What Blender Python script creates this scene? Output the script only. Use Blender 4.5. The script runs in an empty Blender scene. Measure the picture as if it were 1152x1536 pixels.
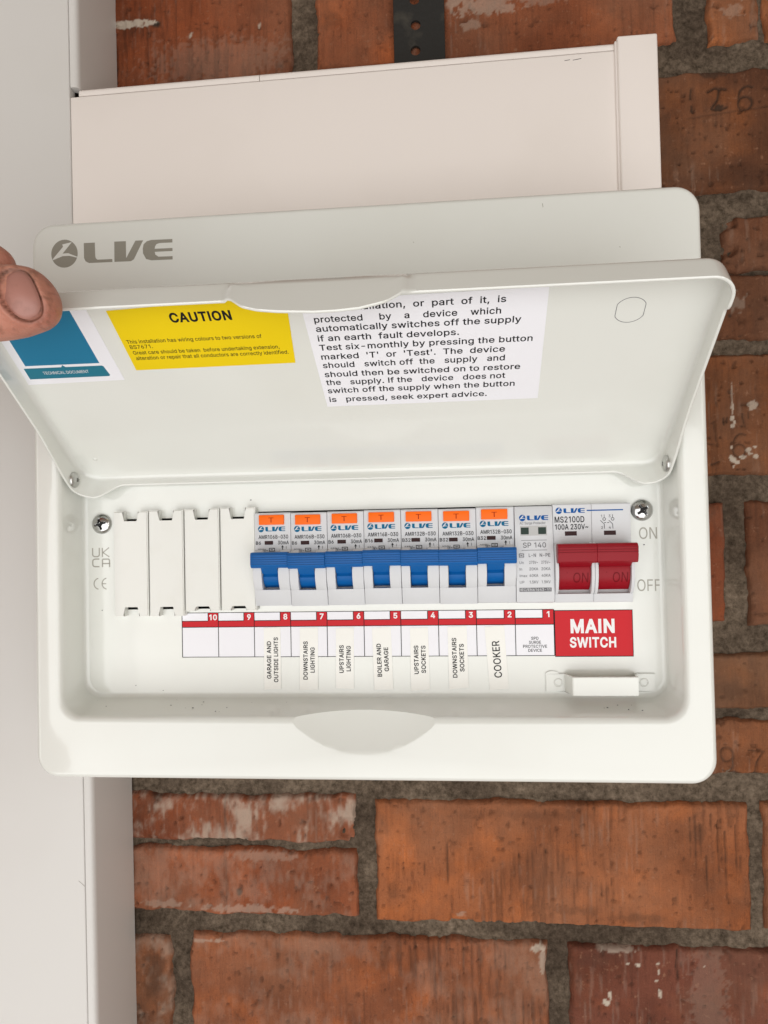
import bpy, bmesh, math, random
import numpy as np
from mathutils import Vector, Matrix, noise as mnoise

# ------------------------------------------------------------------ units: millimetres, x right / z up / d out of the wall
S = 0.001
scene = bpy.context.scene
COL = scene.collection
random.seed(5)

def V(x, z, d):
    return Vector((x * S, -d * S, z * S))

# ------------------------------------------------------------------ camera
cam_d = bpy.data.cameras.new("camera")
cam = bpy.data.objects.new("camera", cam_d)
COL.objects.link(cam)
right, up, back = (0.99607, -0.02081, -0.08612), (0.02262, 0.99954, 0.02016), (0.08566, -0.02203, 0.99608)
def ax(v): return Vector((v[0], -v[2], v[1]))
Mx = Matrix.Identity(4)
for i, v in enumerate((right, up, back)):
    a = ax(v)
    for j in range(3): Mx[j][i] = a[j]
Mx.translation = V(192.41, 113.75, 425.28)
cam.matrix_world = Mx
cam_d.sensor_fit = 'VERTICAL'
cam_d.sensor_height = 36.0
cam_d.lens = 1030.95 / 1536 * 36.0
cam_d.clip_start = 0.01
cam_d.clip_end = 50
scene.camera = cam

# ------------------------------------------------------------------ light: a dim warm garage, daylight through its open door
scene.view_settings.view_transform = 'Standard'
scene.view_settings.look = 'None'
scene.view_settings.exposure = 0.0
scene.view_settings.gamma = 1.0
world = bpy.data.worlds.new("World")
scene.world = world
world.use_nodes = True
world.node_tree.nodes["Background"].inputs[0].default_value = (1.0, 0.82, 0.67, 1)
world.node_tree.nodes["Background"].inputs[1].default_value = 0.30

def area(name, loc, target, sx, sy, power, color):
    l = bpy.data.lights.new(name, 'AREA')
    l.shape = 'RECTANGLE'; l.size = sx; l.size_y = sy; l.energy = power; l.color = color
    o = bpy.data.objects.new(name, l); COL.objects.link(o)
    o.location = loc
    o.rotation_euler = (target - loc).to_track_quat('-Z', 'Y').to_euler()
    return o
area("doorway_daylight", V(150, -400, 1370), V(150, 150, 60), 2.1, 1.65, 22.5, (0.965, 0.985, 0.995))
area("glint_strip_right", V(1000, 60, 900), V(100, 120, 90), .07, .9, 1.3, (1.0, 0.97, 0.92))  # added strip lamp, no window there: draws glints on the left recess wall
area("glint_strip_left", V(-900, 40, 800), V(200, 120, 90), .07, .9, 1.3, (1.0, 0.97, 0.92))  # its added partner on the other side, glints for the right recess wall

# ------------------------------------------------------------------ materials
def mat(name, base, rough=0.4, metal=0.0, coat=0.0, spec=0.5):
    m = bpy.data.materials.new(name); m.use_nodes = True
    b = m.node_tree.nodes["Principled BSDF"]
    b.inputs["Base Color"].default_value = (*base, 1)
    b.inputs["Roughness"].default_value = rough
    b.inputs["Metallic"].default_value = metal
    b.inputs["Coat Weight"].default_value = coat
    b.inputs["Coat Roughness"].default_value = 0.04
    b.inputs["Specular IOR Level"].default_value = spec
    return m

def N(m, t, **kw):
    n = m.node_tree.nodes.new(t)
    for k, v in kw.items(): setattr(n, k, v)
    return n

def grime(m, base, dirt, scale=40, amount=0.25, bump=0.0, bscale=400, dist=0.0001, lo=.5, hi=.75):
    """fine mottled wear over a plain paint or plastic"""
    nt = m.node_tree; b = nt.nodes["Principled BSDF"]
    tc = N(m, 'ShaderNodeTexCoord')
    n1 = N(m, 'ShaderNodeTexNoise'); n1.inputs['Scale'].default_value = scale; n1.inputs['Detail'].default_value = 6
    nt.links.new(tc.outputs['Object'], n1.inputs['Vector'])
    r = N(m, 'ShaderNodeMapRange'); r.inputs[1].default_value = lo; r.inputs[2].default_value = hi
    r.inputs[3].default_value = 0; r.inputs[4].default_value = amount
    nt.links.new(n1.outputs[0], r.inputs[0])
    mx = N(m, 'ShaderNodeMixRGB'); mx.inputs[1].default_value = (*base, 1); mx.inputs[2].default_value = (*dirt, 1)
    nt.links.new(r.outputs[0], mx.inputs[0]); nt.links.new(mx.outputs[0], b.inputs['Base Color'])
    if bump:
        n2 = N(m, 'ShaderNodeTexNoise'); n2.inputs['Scale'].default_value = bscale; n2.inputs['Detail'].default_value = 3
        nt.links.new(tc.outputs['Object'], n2.inputs['Vector'])
        bp = N(m, 'ShaderNodeBump'); bp.inputs['Strength'].default_value = bump; bp.inputs['Distance'].default_value = dist
        nt.links.new(n2.outputs[0], bp.inputs['Height']); nt.links.new(bp.outputs[0], b.inputs['Normal'])
    return m

ENAMEL = grime(mat("white_enamel", (.765, .778, .735), .11, coat=.6), (.765, .778, .735), (.68, .68, .62), 12, .35, .08, 350, .0001)
PANEL = ENAMEL
PVC = grime(mat("white_pvc", (.86, .80, .755), .40), (.86, .80, .755), (.76, .70, .64), 9, .4, .10, 900, .0001)
PVC_SHADED = grime(mat("shade_toned_white_pvc", (.67, .655, .63), .45), (.67, .655, .63), (.62, .595, .56), 9, .45, .10, 900, .0001)  # darker copy of the PVC: shade over the left trunking put into its colour
PLASTIC = grime(mat("grey_white_plastic", (.63, .64, .66), .42), (.63, .64, .66), (.55, .55, .54), 60, .25, .12, 2500, .00005)
BLANKP = grime(mat("ivory_plastic", (.77, .775, .735), .34), (.77, .775, .735), (.66, .65, .58), 60, .3, .1, 1500, .00005)
BLUE = grime(mat("blue_plastic", (.0005, .105, .36), .38, spec=.3), (.0005, .105, .36), (.0005, .085, .29), 90, .4, .1, 2500, .00005)
RED = grime(mat("red_plastic", (.27, .002, .010), .38, spec=.25), (.27, .002, .010), (.25, .003, .010), 90, .4, .1, 2500, .00005)
ORANGE = mat("orange_plastic", (.95, .15, .004), .45, spec=.25)
ORANGE_INK = mat("dark_orange_ink", (.30, .02, .005), .6, spec=.1)
CHROME = mat("bright_steel", (.55, .55, .54), .14, 1.0)
STEEL = mat("dull_steel", (.55, .55, .53), .30, 1.0)
BLACK = mat("void_shade_black", (.012, .012, .012), .7)
INK = mat("black_ink", (.012, .012, .014), .6, spec=.12)
GREYINK = mat("grey_ink", (.30, .285, .24), .6, spec=.12)
MARKINK = mat("faint_grey_ink", (.40, .385, .34), .6, spec=.12)
MIDINK = mat("slate_ink", (.16, .16, .17), .6, spec=.12)
TEALINK = mat("teal_ink", (.005, .13, .26), .6, spec=.12)
BLUEINK = mat("blue_ink", (.005, .09, .32), .6, spec=.12)
WHITEINK = mat("white_ink", (.82, .82, .82), .5)
WINDOW = mat("dark_red_window", (.030, .004, .004), .35, spec=.2)
GREENWIN = mat("dark_green_window", (.010, .028, .018), .3, spec=.25)
PAPER = grime(mat("white_paper", (.84, .84, .88), .5, spec=.3), (.84, .84, .88), (.78, .77, .78), 50, .2)
TAPE = grime(mat("cream_tape", (.86, .855, .81), .4, spec=.4), (.86, .855, .81), (.78, .76, .69), 50, .3)
YELLOW = mat("yellow_sticker", (.82, .60, .002), .42, spec=.3)
REDLAB = mat("red_sticker", (.56, .006, .014), .42, spec=.25)
BLUELAB = mat("blue_sticker", (.008, .18, .33), .38)
TEALLAB = mat("teal_sticker", (.010, .17, .25), .38)
STRAP = grime(mat("tarnished_strap", (.022, .021, .019), .7, 0, spec=.3), (.022, .021, .019), (.09, .08, .062), 70, .7, .6, 300, .0008)

# ------------------------------------------------------------------ object helpers
def link(o, parent=None):
    COL.objects.link(o)
    if parent is not None: o.parent = parent
    return o

def mesh_obj(name, me, material=None, parent=None, sharp=35):
    if material is not None:
        me.materials.clear(); me.materials.append(material)
    if sharp and len(me.polygons):
        me.polygons.foreach_set("use_smooth", [True] * len(me.polygons))
        me.set_sharp_from_angle(angle=math.radians(sharp))
    return link(bpy.data.objects.new(name, me), parent)

def bm_obj(name, bm, material, parent=None, sharp=35, fix=True):
    if fix: bmesh.ops.recalc_face_normals(bm, faces=bm.faces)
    me = bpy.data.meshes.new(name); bm.to_mesh(me); bm.free()
    return mesh_obj(name, me, material, parent, sharp)

def thing(name, label, cat, group=None):
    o = link(bpy.data.objects.new(name, None)); o.empty_display_size = .01
    return tag(o, label, cat, group)

def tag(o, label, cat, group=None):
    o['label'] = label; o['category'] = cat
    if group: o['group'] = group
    return o

def box(bm, x0, x1, z0, z1, d0, d1, bev=0.0, seg=2, P=V):
    vs = [bm.verts.new(P(x, z, d)) for d in (d0, d1) for z in (z0, z1) for x in (x0, x1)]
    fs = [(0, 1, 3, 2), (4, 6, 7, 5), (0, 4, 5, 1), (2, 3, 7, 6), (0, 2, 6, 4), (1, 5, 7, 3)]
    ff = [bm.faces.new([vs[i] for i in f]) for f in fs]
    if bev:
        es = list({e for f in ff for e in f.edges})
        bmesh.ops.bevel(bm, geom=es, offset=bev * S, segments=seg, affect='EDGES', profile=.5)

def prism(bm, prof, x0, x1, P=V, bev=0):
    """profile of (z,d) pairs swept along x"""
    a = [bm.verts.new(P(x0, z, d)) for z, d in prof]
    b = [bm.verts.new(P(x1, z, d)) for z, d in prof]
    n = len(prof)
    fa = [bm.faces.new(a), bm.faces.new(b[::-1])]
    for i in range(n):
        fa.append(bm.faces.new((a[i], b[i], b[(i + 1) % n], a[(i + 1) % n])))
    if bev:
        es = list({e for f in fa[:2] for e in f.edges})
        bmesh.ops.bevel(bm, geom=es, offset=bev * S, segments=2, affect='EDGES', profile=.5)

def plate(bm, poly, d0, d1, P=V):
    """outline of (x,z) pairs given thickness"""
    a = [bm.verts.new(P(x, z, d0)) for x, z in poly]
    b = [bm.verts.new(P(x, z, d1)) for x, z in poly]
    n = len(poly)
    bm.faces.new(b); bm.faces.new(a[::-1])
    for i in range(n):
        bm.faces.new((a[i], a[(i + 1) % n], b[(i + 1) % n], b[i]))

def disc(bm, cx, cz, prof, n=32, P=V):
    """lathe about an axis that sticks out of the wall: prof = (radius, d)"""
    rings = []
    for r, d in prof:
        if r < 1e-6: rings.append([bm.verts.new(P(cx, cz, d))])
        else: rings.append([bm.verts.new(P(cx + r * math.cos(2 * math.pi * k / n), cz + r * math.sin(2 * math.pi * k / n), d)) for k in range(n)])
    for a, b in zip(rings, rings[1:]):
        for k in range(n):
            k2 = (k + 1) % n
            if len(a) == 1: bm.faces.new((a[0], b[k], b[k2]))
            elif len(b) == 1: bm.faces.new((a[k], b[0], a[k2]))
            else: bm.faces.new((a[k], b[k], b[k2], a[k2]))

def boolean(o, cutters):
    for c in cutters:
        md = o.modifiers.new("cut", 'BOOLEAN'); md.operation = 'DIFFERENCE'; md.object = c; md.solver = 'EXACT'
    bpy.context.view_layer.update()
    dg = bpy.context.evaluated_depsgraph_get()
    me = bpy.data.meshes.new_from_object(o.evaluated_get(dg))
    o.modifiers.clear(); o.data = me
    for c in cutters: bpy.data.objects.remove(c)
    me.polygons.foreach_set("use_smooth", [True] * len(me.polygons))
    me.set_sharp_from_angle(angle=math.radians(32))
    return o

def rrect(x0, x1, z0, z1, r, nc=8, nx=1, nz=1):
    """rounded rectangle, counter-clockwise from the bottom side; fixed vertex count for bridging"""
    pts = []
    def side(ax_, ay, bx, by, n):
        for k in range(n): pts.append((ax_ + (bx - ax_) * k / n, ay + (by - ay) * k / n))
    def corner(cx, cy, a0):
        for k in range(nc):
            a = a0 + math.pi / 2 * k / nc
            pts.append((cx + r * math.cos(a), cy + r * math.sin(a)))
    side(x0 + r, z0, x1 - r, z0, nx); corner(x1 - r, z0 + r, -math.pi / 2)
    side(x1, z0 + r, x1, z1 - r, nz); corner(x1 - r, z1 - r, 0)
    side(x1 - r, z1, x0 + r, z1, nx); corner(x0 + r, z1 - r, math.pi / 2)
    side(x0, z1 - r, x0, z0 + r, nz); corner(x0 + r, z0 + r, math.pi)
    return pts

def bridge(bm, A, B):
    n = len(A)
    for i in range(n): bm.faces.new((A[i], A[(i + 1) % n], B[(i + 1) % n], B[i]))

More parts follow.
